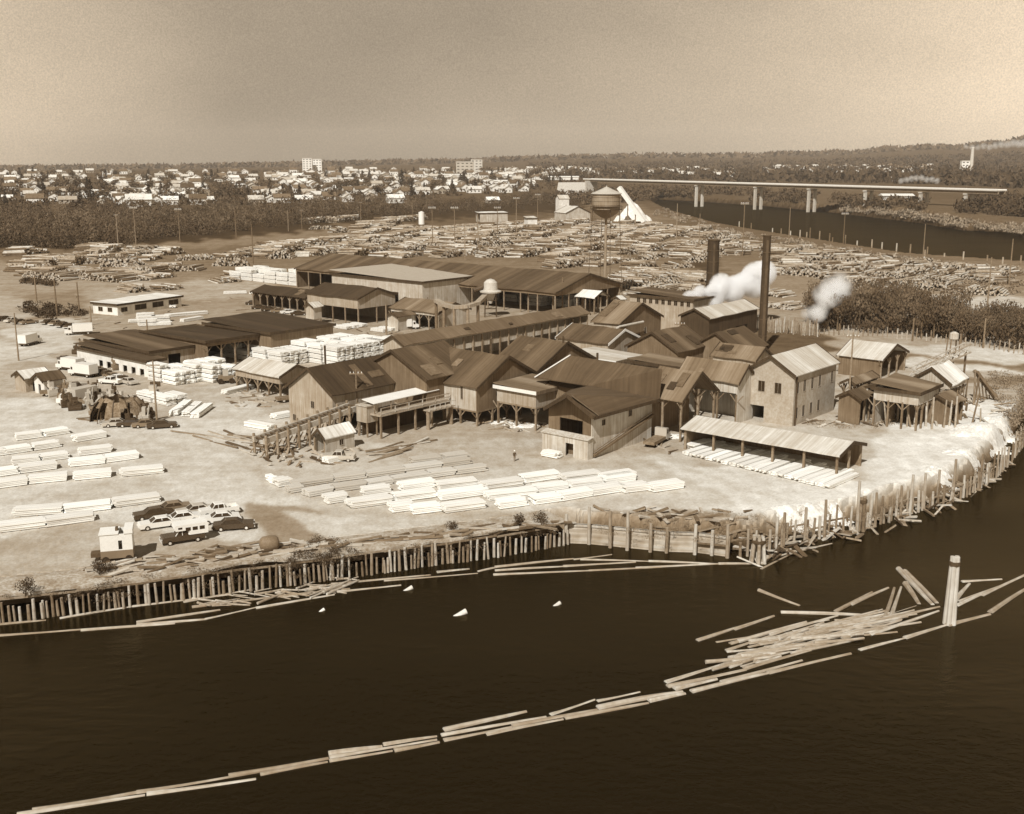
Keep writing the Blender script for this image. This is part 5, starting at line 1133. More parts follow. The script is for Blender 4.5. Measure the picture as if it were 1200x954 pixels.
def car_kit(kind, col):
    key = kind+col
    if key in VK: return VK[key]
    P = CP[col]; roofc = P
    if kind == 'sedan':
        body = ext([(-2.55,.32),(2.5,.32),(2.6,.5),(2.58,.8),(2.45,.9),(1.1,.97),(-1.5,.97),(-2.5,.9),(-2.62,.7),(-2.62,.45)], 1.86)
        gh = MB(); gh.hexa([(-1.55,-.84,.96),(1.15,-.84,.96),(1.15,.84,.96),(-1.55,.84,.96),(-1.0,-.66,1.4),(.45,-.66,1.4),(.45,.66,1.4),(-1.0,.66,1.4)])
        rf = MB(); rf.hexa([(-1.05,-.69,1.395),(.5,-.69,1.395),(.5,.69,1.395),(-1.05,.69,1.395),(-.9,-.6,1.46),(.35,-.6,1.46),(.35,.6,1.46),(-.9,.6,1.46)])
        for s in (-1, 1):
            rf.bar((-.25, s*.77, .96), (-.25, s*.67, 1.42), .08); rf.bar((1.13, s*.83, .96), (.47, s*.67, 1.42), .07); rf.bar((-1.53, s*.83, .96), (-1.02, s*.67, 1.42), .14)
        k = [('body', body.mesh('body', P)), ('windows', gh.mesh('windows', GLASS)), ('roof', rf.mesh('roof', P))]
        wx = (1.6, -1.55)
    elif kind in ('pickup', 'camper'):
        body = MB(); body.mat(P)
        body.prism([(-2.6,.45),(2.5,.45),(2.55,.95),(2.4,1.08),(.95,1.12),(-.75,1.12),(-.75,.62),(-2.6,.62)], 'y', -.95, .95)
        for s in (-1, 1): body.box(-2.6, -.75, *(sorted((s*.97, s*.85))), .62, 1.1)
        body.box(-2.62, -2.55, -.85, .85, .62, 1.1)
        cab = MB(); cab.hexa([(-.72,-.85,1.1),(.95,-.85,1.1),(.95,.85,1.1),(-.72,.85,1.1),(-.62,-.7,1.62),(.5,-.7,1.62),(.5,.7,1.62),(-.62,.7,1.62)])
        rf = MB(); rf.hexa([(-.68,-.74,1.615),(.56,-.74,1.615),(.56,.74,1.615),(-.68,.74,1.615),(-.6,-.66,1.7),(.45,-.66,1.7),(.45,.66,1.7),(-.6,.66,1.7)])
        for s in (-1, 1): rf.bar((.93, s*.84, 1.1), (.5, s*.71, 1.63), .08); rf.bar((-.7, s*.84, 1.1), (-.62, s*.71, 1.63), .12); rf.bar((.1, s*.84, 1.1), (.1, s*.71, 1.63), .06)
        k = [('body', body.mesh('body')), ('windows', cab.mesh('windows', GLASS)), ('roof', rf.mesh('roof', CP['white'] if kind == 'camper' else P))]
        if kind == 'camper':
            cb = MB(); cb.prism([(-3.0,1.12),(-.72,1.12),(-.72,1.75),(.9,1.75),(1.05,2.0),(.95,2.45),(-2.95,2.5),(-3.05,2.3)], 'y', -1.05, 1.05)
            cw = MB()
            for s in (-1, 1):
                for x in (-2.6, -1.75, -.9): cw.box(x, x+.62, *(sorted((s*1.06, s*1.03))), 1.65, 2.1)
                cw.box(.1, .6, *(sorted((s*1.06, s*1.03))), 1.95, 2.2)
            k.append(('camper_box', cb.mesh('camper_box', WHITE), [('window', cw.mesh('window', GLASS))]))
        wx = (1.65, -1.7)
    elif kind == 'truck':
        body = MB().box(-3.6, 3.4, -1.0, 1.0, .55, .85).mesh('chassis', CP['dark'])
        bx = MB().box(-3.7, 1.4, -1.2, 1.2, .9, 3.0).mesh('cargo_box', P)
        cab = MB(); cab.prism([(1.6,.6),(3.5,.6),(3.5,1.35),(2.7,1.5),(2.5,2.3),(1.6,2.35)], 'y', -1.05, 1.05)
        ws = MB(); ws.hexa([(2.74,-.9,1.5),(2.78,-.9,1.5),(2.78,.9,1.5),(2.74,.9,1.5),(2.53,-.85,2.2),(2.57,-.85,2.2),(2.57,.85,2.2),(2.53,.85,2.2)])
        for s in (-1, 1): ws.box(1.9, 2.45, *(sorted((s*1.07, s*1.03))), 1.5, 2.1)
        k = [('chassis', body), ('cargo_box', bx), ('cab', cab.mesh('cab', P), [('windows', ws.mesh('windows', GLASS))])]
        wx = (2.5, -2.5)
    elif kind == 'flat':
        body = MB().box(-3.6, 3.2, -1.0, 1.0, .6, 1.1).mesh('flatbed', TIMBER)
        cab = MB(); cab.prism([(1.4,.6),(3.3,.6),(3.3,1.4),(2.5,1.55),(2.3,2.4),(1.4,2.45)], 'y', -1.05, 1.05)
        ws = MB().box(1.7, 2.25, -1.07, 1.07, 1.5, 2.15)
        k = [('flatbed', body), ('cab', cab.mesh('cab', P), [('windows', ws.mesh('windows', GLASS))])]
        wx = (2.4, -2.4)
    fx = 2.6 if kind in ('sedan', 'pickup', 'camper') else 3.45
    if kind in ('sedan', 'pickup', 'camper'):
        bm_ = MB(); bm_.box(fx-.02, fx+.1, -.92, .92, .42, .58); bm_.box(-fx-.12, -fx, -.92, .92, .42, .58); k.append(('bumper', bm_.mesh('bumper', CHROME)))
        for s in (-.68, .68): k.append(('headlight', MB().tube((fx-.06, s, .78), (fx+.02, s, .78), .11, n=10).mesh('headlight', CHROME)))
    for x in wx:
        for y in (-.84, .84): k.append(wheel(x, y, .34 if kind in ('sedan', 'pickup', 'camper') else .48))
    VK[key] = k; return k
def car(kind, col, px, py, deg, label, group=None, s=1.):
    p = G(px, py); nm = {'sedan': 'parked_car', 'pickup': 'pickup_truck', 'camper': 'camper_truck', 'truck': 'box_truck', 'flat': 'flatbed_truck'}[kind]
    place(car_kit(kind, col), nm, label, {'sedan': 'car', 'pickup': 'pickup truck', 'camper': 'camper', 'truck': 'truck', 'flat': 'truck'}[kind], p, rad(deg), s, group)
car('camper', 'dark', 214, 635, 207, 'dark pickup with tall white camper box, nearest of the parked vehicles')
car('sedan', 'white', 187, 618, 207, 'white car parked just left of the camper truck')
car('sedan', 'dark', 180, 607, 207, 'dark car parked behind the white one at the left of the group')
car('sedan', 'mid', 201, 600, 207, 'dark car half hidden at the back left of the parked group')
car('sedan', 'white', 212, 612, 207, 'white car hidden behind the camper box')
car('sedan', 'pale', 230, 603, 207, 'pale grey sedan in the middle of the parked group')
car('pickup', 'white', 256, 603, 207, 'white pickup at the back right of the parked group')
car('sedan', 'white', 258, 612, 200, 'white sedan between the pale sedan and the black coupe')
car('sedan', 'dark', 274, 620, 12, 'black coupe at the right end of the parked group')
car('pickup', 'pale', 397, 540, 176, 'silver pickup parked before the small white roofed garage')
# shack on wheels
p = G(139, 655); e = empty('office_trailer', 'white two tone shack on wheels standing alone on the bank', 'trailer', p, rad(15))
mb = MB(); wallmesh(mb, 'S', -1.8, 1.8, -1.3, 1.3, 1.5, 3.5, [(.56, .68, 1.6, 2.7)], .08)
for f in 'NEW': wallmesh(mb, f, -1.8, 1.8, -1.3, 1.3, 1.5, 3.5, [], .08)
mb.build('upper_wall', WHITE, e); MB().box(-1.82, 1.82, -1.32, 1.32, .55, 1.5).build('lower_wall', CP['mid'], e)
MB().box(-1.9, .3, -1.4, 1.4, 3.5, 3.62).build('roof', WHITE, e); MB().box(.9, 1.9, -1.4, 1.4, 3.5, 4.0).build('roof_box', WHITE, e)
MB().box(-.1, .2, -.4, .4, 3.62, 3.95).build('vent', IRON, e)
MB().box(-3.0, -1.8, -.6, .6, .6, 1.1).build('hitch', IRON, e)
for x in (-1.3, 1.3):
    for y in (-1.2, 1.2): MB().tube((x, y-.12, .42), (x, y+.12, .42), .42, n=14).build('wheel', TYRE, e)
cols = ['dark', 'mid', 'white', 'dark', 'pale', 'dark', 'mid', 'dark']
k = 0
for (x0, y0, x1, y1, n, deg, lab, grp) in [(76,424,150,450,13,135,'car parked in the row along the lean-to with dark openings','cars along the lean-to'),
      (58,380,100,387,6,75,'car in the row beside the white bus','cars beside the far left road'),(6,376,34,380,4,60,'car parked at the far left edge','cars at the far left edge'),
      (304,362,350,370,5,20,'car parked before the dark vehicle shed','cars before the vehicle shed'),(138,499,190,501,4,14,'car parked before the burner ruin','cars before the burner ruin')]:
    for i in range(n):
        t = i/(n-1); car('sedan', cols[k % 8], x0+(x1-x0)*t, y0+(y1-y0)*t+R_.uniform(-.6, .6), deg+R_.uniform(-7, 7), f'{ordn(i)} {lab}, from the left', grp); k += 1
for a in [('truck','white',92,392,200,'white box truck on the far left road'),('truck','white',82,434,150,'left one of two white box trucks beside the parked cars'),('truck','white',97,441,150,'right one of two white box trucks beside the parked cars'),
          ('pickup','white',130,450,160,'white pickup at the near end of the row along the lean-to'),('sedan','pale',176,362,5,'pale car parked left in front of the white office'),('sedan','white',197,361,5,'white car parked right in front of the white office'),
          ('flat','pale',37,402,110,'pale flatbed truck on the road at the left edge'),('truck','white',36,404,80,'white truck beside the pale flatbed at the left edge'),('flat','mid',70,463,20,'old flatbed truck in the machinery yard'),('flat','white',88,475,170,'white flatbed truck before the scrap heap'),
          ('truck','pale',103,470,60,'pale box truck among the scrap machinery'),('pickup','dark',90,457,30,'dark pickup among the scrap machinery'),('flat','dark',345,470,30,'dark truck beside the pale open shed'),('sedan','dark',297,357,10,'dark car on the yard road before the vehicle shed'),('truck','white',476,386,20,'white truck before the boxy shed'),
          ('flat','pale',770,520,60,'old flatbed truck between the tall mill house and the long low shed'),('flat','mid',655,272,20,'small truck below the chipping plant'),('truck','white',1138,262,10,'tiny white truck on the far bank')]:
    car(*a)
# forklift / log loader machines in the rear yard
def loader(px, py, deg, label, D=1.3):
    p = G(px, py); e = empty('log_loader', label, 'loader', p, rad(deg)); e.scale = (D,)*3
    MB().box(-1.6, 1.4, -1., 1., .7, 1.7).build('body', CP['mid'], e); MB().box(-.6, .5, -.7, .7, 1.7, 2.9).build('cab', CP['pale'], e)
    MB().bar((1.2, 0, 1.2), (3.6, 0, 2.6), .5, .3).build('boom', IRON, e); MB().box(3.4, 3.8, -1., 1., 1.9, 2.9).build('fork', IRON, e)
    for x in (-1.2, 1.1):
        for y in (-1.1, 1.1): MB().tube((x, y-.2, .6), (x, y+.2, .6), .6, n=12).build('wheel', TYRE, e)
loader(626,277,30,'log loader beside the far brown log heap'); loader(180,468,100,'lumber carrier parked beside the tall utility pole',1.); loader(265,449,20,'lumber carrier beside the stacks left of the pale open shed',1.)
loader(575,285,160,'log loader between the middle log decks')
# junk machinery
JM = []
for s in range(6):
    r2 = random.Random(300+s); mb = MB(); mb.mat([IRON, TIMBER, CP['pale'], IRON, CP['mid'], IRON][s])
    mb.box(-.9, .9, -.5, .5, .2, .8); mb.tube((-.5, -.6, .4), (-.5, .6, .4), .45, n=10); mb.tube((.6, 0, .6), (.9, .2, 1.7), .16, n=7); mb.bar((-.8, 0, .8), (.7, .3, 1.3), .3); mb.box(-.3, .3, -.3, .3, .8, 1.3+.3*r2.random())
    JM.append(mb.mesh('scrap_machine'))
scatter([(58,452),(120,462),(175,480),(185,496),(90,492),(60,470)], 40, 'scrap_machine', 'rusty scrap machine part in the machinery yard', 'scrap machine', 'scrap in the machinery yard', JM, .6, 1.1, zz=0)
scatter([(75,412),(100,410),(150,430),(150,440),(100,425)], 14, 'scrap_machine', 'machine part dumped beside the lean-to', 'scrap machine', 'scrap beside the lean-to', JM, .8, 1.4, zz=0)
scatter([(325,542),(370,540),(365,550),(320,550)], 0, 'scrap_machine', 'rusty roller scrap on the ground below the garage shed', 'scrap machine', 'scrap below the garage shed', JM, .25, .45, zz=0)
scatter([(0,500),(65,495),(60,515),(0,520)], 0, 'scrap_machine', 'lump of scrap on the left edge behind the lumber rows', 'scrap machine', 'scrap behind the left lumber rows', JM, .35, .6, zz=0)
# rows of open window frames: old crates in the far yard
# ============================================================ person
def person(p, deg):
    me = bpy.data.meshes.new('person')
    V = [(0,0,.95),(0,0,1.15),(0,0,1.35),(0,0,1.5),(0,0,1.56),(.0,.02,1.66),(0,0,1.75), (.19,0,1.42),(.25,.03,1.15),(.24,.12,.92),(-.19,0,1.42),(-.25,.03,1.15),(-.24,.1,.92), (.1,0,.88),(.11,.08,.5),(.11,.05,.08),(.11,.2,.04),(-.1,0,.88),(-.12,-.06,.5),(-.12,-.12,.08),(-.12,.04,.04)]
    E = [(0,1),(1,2),(2,3),(3,4),(4,5),(5,6),(2,7),(7,8),(8,9),(2,10),(10,11),(11,12),(0,13),(13,14),(14,15),(15,16),(0,17),(17,18),(18,19),(19,20)]
    rr = [.15,.15,.17,.07,.06,.1,.08,.08,.055,.04,.08,.055,.04,.1,.07,.05,.04,.1,.07,.05,.04]
    me.from_pydata(V, E, []); o = bpy.data.objects.new('person', me); C.objects.link(o)
    o.modifiers.new('skin', 'SKIN'); 
    bmx = me.skin_vertices or None
    if not me.skin_vertices:
        import bmesh
        bm = bmesh.new(); bm.from_mesh(me); bm.verts.layers.skin.verify(); bm.to_mesh(me); bm.free()
    for i, v in enumerate(me.skin_vertices[0].data): v.radius = (rr[i], rr[i]*.8); v.use_root = (i == 0)
    o.modifiers.new('sub', 'SUBSURF').levels = 2
    m1, m2, m3 = sepmat('dark_work_jacket', .06), sepmat('work_trousers', .12), sepmat('skin_tone', .4)
    dg = bpy.context.evaluated_depsgraph_get(); dg.update(); me2 = bpy.data.meshes.new_from_object(o.evaluated_get(dg)); bpy.data.objects.remove(o)
    me2.name = 'person'; me2.materials.clear()
    for m in (m1, m2, m3): me2.materials.append(m)
    for f in me2.polygons:
        z = f.center.z; f.material_index = 2 if z > 1.52 or (z < .99 and abs(f.center.x) > .2 and z > .84) else (1 if z < .95 else 0); f.use_smooth = True
    q = bpy.data.objects.new('person', me2); C.objects.link(q); q.location = p; q.rotation_euler = (0, 0, rad(deg))
    tag(q, 'lone person in dark work clothes standing in the open yard', 'person')
    hat = MB(); hat.lathe([(.13, 1.72), (.13, 1.76), (.11, 1.83), (.04, 1.87)], 14); h = hat.build('hard_hat', WHITE, q); 
person(G(603, 541), 200)
# ============================================================ vegetation
BRUSHM = sepmat('mixed_brush', .12, v=.35, sc=.06, fv=.35, fsc=.7, rnd=.3); BRUSHT = sepmat('twiggy_brush', .15, v=.4, sc=.05, fv=.35, fsc=.7)
BRUSH = sepmat('bare_brush', .065, v=.3, sc=.08, fv=.35, fsc=.7, rnd=.3); BRUSHL = sepmat('dry_pale_brush', .24, v=.3, sc=.2, fv=.4, fsc=1.5, rnd=.3)
FIR = sepmat('fir_foliage', .05, v=.4, sc=.4, fv=.4, fsc=1.5, rnd=.35); TRUNK = sepmat('tree_bark', .12)
def clump(mb, c, rx, rz, n, s, rg, up=0.):
    vs = []; fs = []
    for i in range(n):
        while True:
            x, y, z = rg.uniform(-1, 1), rg.uniform(-1, 1), rg.uniform(-1, 1)
            q = x*x+y*y+z*z
            if q < 1 and q > .12: break
        p = Vector((c[0]+x*rx, c[1]+y*rx, c[2]+z*rz)); ss = s*rg.uniform(.6, 1.4)
        a = Vector((rg.uniform(-1, 1), rg.uniform(-1, 1), rg.uniform(-1, 1)+up)).normalized()*ss
        b = Vector((rg.uniform(-1, 1), rg.uniform(-1, 1), rg.uniform(-1, 1)*.6)).normalized()*ss*.55
        o = len(vs); vs += [p-a, p+b, p+a, p-b]; fs.append((o, o+1, o+2, o+3))
    mb.add(vs, fs)
def tree_kit(kind, seed):
    rg = random.Random(seed)
    if kind == 'fir':
        mb = MB(); hh = 1.
        for k in range(11):
            t = k/11; z = .12+.86*t; r = .2*(1-t)**.8+.015
            clump(mb, (rg.uniform(-.02, .02), rg.uniform(-.02, .02), z), r, .06, 34 if t < .6 else 18, .055, rg)
        tr = MB().tube((0, 0, 0), (0, 0, .8), .025, .006, n=6)
        return [('trunk', tr.mesh('trunk', TRUNK)), ('crown', mb.mesh('crown', FIR))]
    if kind == 'bare':   # leafless alder: trunk, limbs, haze of twigs
        tr = MB(); tr.tube((0, 0, 0), (0, 0, .55), .02, .012, n=6); cw = MB(); L = []
        for k in range(9):
            z = .25+.045*k; a = rg.uniform(0, 6.28); q = (math.cos(a)*rg.uniform(.1, .24), math.sin(a)*rg.uniform(.1, .24), z+rg.uniform(.2, .38)); tr.tube((0, 0, z), q, .008, .003, n=4); L.append(q)
        for q in L: clump(cw, q, .13, .15, 60, .026, rg, up=3.)
        clump(cw, (0, 0, .66), .25, .33, 260, .028, rg, up=3.)
        return [('trunk', tr.mesh('trunk', TRUNK)), ('crown', cw.mesh('crown', BRUSHM))]
    if kind == 'bush':
        tr = MB(); cw = MB()
        for k in range(8):
            a = rg.uniform(0, 6.28); q = (math.cos(a)*.35, math.sin(a)*.35, rg.uniform(.5, .9)); tr.tube((0, 0, 0), q, .012, .005, n=4); clump(cw, (q[0]*.8, q[1]*.8, q[2]*.7), .25, .3, 60, .045, rg, up=1.2)
        return [('stems', tr.mesh('stems', TRUNK)), ('foliage', cw.mesh('foliage', BRUSH))]
    if kind == 'round':
        cw = MB(); tr = MB().tube((0, 0, 0), (0, 0, .45), .03, .02, n=6)
        for k in range(7):
            a = rg.uniform(0, 6.28); clump(cw, (math.cos(a)*.2, math.sin(a)*.2, rg.uniform(.4, .8)), .2, .18, 40, .07, rg)
        return [('trunk', tr.mesh('trunk', TRUNK)), ('crown', cw.mesh('crown', BRUSHM))]
TK = {k: [tree_kit(k, 70+i) for i in range(4)] for k in ('fir', 'bare', 'round', 'bush')}
TKJ = {}
def joined(kit, key):
    if key not in TKJ:
        mb = MB()
        for k in kit:
            mb.mat(k[1].materials[0]); mb.add([tuple(v.co) for v in k[1].vertices], [tuple(p.vertices) for p in k[1].polygons])
        TKJ[key] = mb.mesh('tree')
    return TKJ[key]
def tree(kind, p, h, label, group, wide=1., far=False):
    i = R_.randint(0, 3); k = TK[kind][i]; nm = {'fir': 'fir_tree', 'bare': 'bare_tree', 'round': 'broadleaf_tree', 'bush': 'bush'}[kind]
    rz = R_.uniform(0, 6); s = (h*wide, h*wide, h)
    if far: inst(joined(k, kind+str(i)), nm, label, 'tree', (p.x, p.y, p.z-.2), rz, s, group)
    else: place(k, nm, label, 'bush' if kind == 'bush' else 'tree', (p.x, p.y, p.z-.2), rz, s, group)
# brush row on the right with trunks
for i in range(72):
    t = (i+.5)/72; x = 950+262*t; y = 388+27*t*t+R_.uniform(-16, 2)
    if 1*(x > 1205): continue
    tree('bare', G(x, y), R_.uniform(8.5, 11.5)*(1.06 if x < 1120 else .85), 'leafless tree in the dense row behind the right end of the mill', 'leafless tree row at the right', 1.15)
# dense understory of that row
mb = MB(); rg = random.Random(8)
for i in range(260):
    t = rg.random(); x = 950+265*t; p = G(x, 387+27*t*t+rg.uniform(-14, 2)); clump(mb, (p.x, p.y, rg.uniform(1, 4.5)), 2.2, 1.8, 26, .5, rg, up=1.2)
tag(mb.build('thicket', BRUSH), 'bare thicket filling the tree row behind the right end of the mill', 'brush', kind='stuff')
# wide brush belt between yard and town
def belt(name, label, poly, n, hmin, hmax, cr, size, seed, per=34, mat=None):
    rg = random.Random(seed); P = np.array(poly, float); mb = MB(); k = 0; tries = 0
    while k < n and tries < n*40:
        tries += 1; x = rg.uniform(P[:, 0].min(), P[:, 0].max()); y = rg.uniform(P[:, 1].min(), P[:, 1].max())
        if not inpoly(np.array([x]), np.array([y]), P)[0]: continue
        p = G(x, y) if y > 262 else Gt(x, y)
        if p is None: continue
        if p.z < -1: continue
        h = rg.uniform(hmin, hmax); k += 1
        clump(mb, (p.x, p.y, p.z+h*.45), cr*rg.uniform(.7, 1.3), h*.55, per, size*rg.uniform(.8, 1.2), rg, up=.8)
    return tag(mb.build(name, mat or BRUSH), label, 'brush', kind='stuff')
belt('brush_belt', 'dark leafless brush belt between the log yard and the town', [(-60,292),(20,292),(140,291),(180,281),(230,277),(300,270),(420,259),(470,256),(560,250),(640,243),(700,235),(710,223),(600,228),(560,238),(450,238),(330,240),(200,243),(120,246),(60,252),(-60,250)], 800, 5, 12, 5, .7, 11, per=90)
belt('brush_belt_understory', 'paler leafless crowns mixed through the brush belt', [(-60,288),(140,287),(230,274),(420,257),(560,247),(700,232),(710,222),(560,236),(330,238),(120,243),(-60,250)], 520, 6, 14, 3.4, .5, 31, per=80, mat=BRUSHT)
belt('brush_belt', 'brush between bridge and water tower', [(690,240),(760,236),(850,228),(900,236),(900,226),(830,222),(700,222),(640,232)], 300, 6, 11, 7, 2., 12)
belt('river_bank_brush', 'dark brush along the far side of the river under the bridge', [(880,236),(950,240),(960,228),(890,224)], 90, 5, 9, 6, 1.8, 13)
belt('river_bank_brush', 'dark clumps of brush on the far river bank at the right', [(985,243),(1085,248),(1085,234),(960,232)], 120, 5, 8, 5, 1.6, 14)
belt('river_bank_brush', 'wide dark brush patch on the far bank at the right edge', [(1120,250),(1215,256),(1215,236),(1160,228),(1130,236)], 170, 5, 9, 5, 1.6, 15)
belt('river_bank_brush', 'low brush at the water edge of the far bank', [(985,251),(1080,261),(1200,274),(1200,266),(1080,255),(985,245)], 260, 1.5, 3.5, 4, 1., 16, mat=BRUSHL)
belt('river_bank_brush', 'low pale brush along the near bank of the far river', [(770,242),(850,268),(900,277),(1000,293),(1100,308),(1200,317),(1200,324),(1000,299),(850,276),(760,250)], 200, .6, 1.8, 2.5, .7, 17, mat=BRUSHL)
belt('yard_brush', 'low dry brush around the log decks by the far river', [(950,292),(1080,312),(1200,325),(1200,348),(1120,345),(1050,335),(950,312)], 260, .6, 2.0, 1.6, .5, 18, mat=BRUSHL)
belt('field_brush', 'dark low brush in the left field', [(28,333),(64,336),(64,332),(30,328)], 40, 1.2, 2, 1.6, .5, 19)
belt('field_brush', 'brush patches along the left road near the office', [(30,356),(95,362),(100,370),(60,376),(20,366)], 70, .8, 1.8, 1.5, .4, 20)
# hillside woods beyond the town, both sides
belt('far_woods', 'woods covering the town and the horizon behind it', [(-60,252),(120,247),(300,243),(450,238),(700,220),(700,198),(560,197),(300,199),(0,202),(-60,203)], 1100, 4, 9, 9, 2.2, 21, per=18)
belt('far_woods', 'wooded hills at the right behind the bridge', [(620,208),(760,212),(900,214),(1080,216),(1215,222),(1215,180),(1100,184),(1000,188),(900,190),(620,193)], 1500, 9, 18, 16, 5, 22, per=15)
mb = MB(); rg = random.Random(9)
for i in range(1400):
    px = rg.uniform(-60, 1260); D = rg.uniform(5200, 6300); x = (px-600)/FPX*D; z = H(x, D); clump(mb, (x, D, z+8), 34, 13, 7, 13, rg)
tag(mb.build('ridge_woods', sepmat('ridge_forest', .09, v=.3, sc=.01, fv=.3, fsc=.1)), 'forest on the distant ridge', 'woods', kind='stuff')
# weeds along the bulkhead
belt('bank_weeds', 'dry weeds and bushes on top of the left bank', [(0,700),(50,694),(120,680),(220,668),(300,655),(340,650),(420,648),(520,636),(610,618),(650,622),(650,634),(450,664),(290,684),(100,706)], 90, .1, .5, .9, .08, 23, per=60, mat=BRUSHM)
belt('bank_weeds', 'dark bushy weeds at the bend of the bank beside the round tank', [(325,650),(370,630),(420,640),(430,655),(380,664),(330,668)], 40, .3, .9, .9, .09, 24, per=90)
belt('bank_weeds', 'dry weeds on the bank above the retaining wall and right bank', [(700,602),(860,600),(1000,604),(1100,575),(1185,525),(1192,530),(1150,566),(1060,600),(920,634),(860,640),(700,625)], 100, .1, .5, .9, .08, 25, per=60, mat=BRUSHL)
belt('bank_weeds', 'tangled brush at the right end of the yard', [(1150,440),(1210,436),(1210,500),(1195,520),(1175,480)], 80, .5, 1.8, 1.3, .16, 26, per=70, mat=BRUSHL)
belt('bank_weeds', 'scrub on the rubble strip right of the brick building', [(935,494),(1050,492),(1040,502),(950,503)], 40, .2, .6, 1., .12, 27, mat=BRUSHL)
for (x, y, l) in ((604,618,'left one of two bushes on the bank above the end of the pilings'), (632,617,'right one of two bushes on the bank above the end of the pilings'), (529,622,'thin lone bush on the bank left of the two bushes'), (120,672,'scrubby bush among boards on the left bank'), (30,697,'dark bush above the pilings at the far left')):
    tree('bush', G(x, y), 2.4 if x != 529 else 1.9, l, None, 1.)
# ============================================================ town
HK = []
def house(seed):
    rg = random.Random(seed); mb = MB(); w, l, h, r = rg.uniform(7, 9), rg.uniform(9, 13), rg.uniform(3.2, 5.2), rg.uniform(2, 3)
    wl = MB(); wm = [WHITE, W_WHITE, W_PALE, WHITE, W_MID, WHITE][seed % 6]; rm = [sepmat('shingle_pale', .55, rnd=.4), sepmat('shingle_dark', .11, rnd=.4)][seed % 2 if seed != 3 else 0]
    wl.box(-l/2, l/2, -w/2, w/2, 0, h)
    for x in (-l/2+.05, l/2-.25): wl.prism([(-w/2, h), (w/2, h), (0, h+r)], 'x', x, x+.2)
    wl.box(l/2, l/2+2.5, -w/4, w/3, 0, h*.7)
    rf = MB(); t = .3
    for s in (-1, 1): rf.add([(-l/2-.6, s*(w/2+.6), h-.4), (l/2+.6, s*(w/2+.6), h-.4), (l/2+.6, 0, h+r), (-l/2-.6, 0, h+r)]+[(-l/2-.6, s*(w/2+.6), h-.1), (l/2+.6, s*(w/2+.6), h-.1), (l/2+.6, 0, h+r+t), (-l/2-.6, 0, h+r+t)], [(0,3,2,1),(4,5,6,7),(0,1,5,4),(1,2,6,5),(2,3,7,6),(3,0,4,7)])
    rf.box(l/2, l/2+2.8, -w/4-.3, w/3+.3, h*.7, h*.7+.25)
    ch = MB().box(-.5, .5, w*.12, w*.12+.8, h+r*.4, h+r+1)
    wn = MB()
    for x in (-l*.3, 0, l*.3): wn.box(x-.6, x+.6, -w/2-.06, -w/2-.01, 1.2, 2.6)
    for y in (-w*.2, w*.2): wn.box(-l/2-.06, -l/2-.01, y-.5, y+.5, 1.2, 2.6)
    return [('wall', wl.mesh('wall', wm), [('window', wn.mesh('window', GLASS))]), ('roof', rf.mesh('roof', rm), [('chimney', ch.mesh('chimney', BRICK))])]
HK = [house(s) for s in range(12)]
HJ = []; HQ = []
for k in HK:
    mb = MB()
    for p in (k[0], k[1]):
        for q in [p]+list(p[2]):
            mb.mat(q[1].materials[0]); mb.add([tuple(v.co) for v in q[1].vertices], [tuple(f.vertices) for f in q[1].polygons])
    HJ.append(mb.mesh('house'))
used = []
def town(poly, n, where, ymin_sep=2.0):
    P = np.array(poly, float); k = 0; t = 0; rg = R_
    while k < n and t < n*60:
        t += 1; x = rg.uniform(P[:, 0].min(), P[:, 0].max()); y = rg.uniform(P[:, 1].min(), P[:, 1].max())
        if not inpoly(np.array([x]), np.array([y]), P)[0]: continue
        p = Gt(x, y)
        if p is None or any((p.x-u.x)**2+(p.y-u.y)**2 < (13+.0025*p.y)**2 for u in used): continue
        used.append(p); k += 1; i = rg.randint(0, 11); rz = rg.choice((0, math.pi/2))+.35+rg.uniform(-.1, .1)
        pale = i % 2 == 0 or i == 3; lab = f"small {'pale' if pale else 'dark'} roofed house {where}"; grp = f"{'pale' if pale else 'dark'} roofed houses {where}"
        s = 1.25+.00015*p.y
        HQ.append((p, i, lab, rz, s, grp))
for i, (x, y, s, l) in enumerate([(163,242,2.0,'big white house above the left end of the brush belt'),(120,241,1.2,'small white house left of the big white house'),(300,240,1.6,'white gabled house at the road beside the brush'),(318,237,1.2,'white house just right of the road house'),(360,231,1.6,'dark gabled house with pale gable above the middle brush'),(362,229,.9,'low annex house behind the dark gabled house'),(463,238,1.5,'lone white house standing inside the brush belt'),(486,223,1.3,'pale house at the upper edge of the brush'),(9,236,1.2,'dark roofed house at the far left of the town'),(97,232,1.4,'flat white house left of the tall fir'),(577,238,1.1,'tiny white house at the brush edge beside the garage')]):
    p = Gt(x, y); used.append(p); place(HK[(i*2) % 12], 'house', l, 'house', (p.x, p.y, p.z-.3), .35+(i % 2)*math.pi/2, s)
town([(115,243),(240,240),(250,222),(225,206),(130,210)], 90, 'in the bright cluster left of the town road')
town([(240,212),(300,226),(330,241),(440,236),(440,208),(260,204)], 80, 'in the middle of the town')
town([(440,232),(620,225),(640,206),(440,207)], 75, 'in the right part of the town')
town([(0,240),(110,238),(110,214),(0,214)], 26, 'among the trees at the left edge of the town')
town([(0,212),(700,207),(700,198),(300,201),(0,203)], 110, 'on the far slope of the town')
town([(600,206),(700,206),(700,199),(600,199)], 26, 'beside the highway left of the bridge')
town([(720,206),(860,208),(860,199),(720,200)], 34, 'on the hill behind the left bridge end')
town([(890,205),(1010,206),(1100,206),(1100,196),(890,197)], 60, 'on the right hill beyond the bridge')
HQ.sort(key=lambda q: q[0].y)
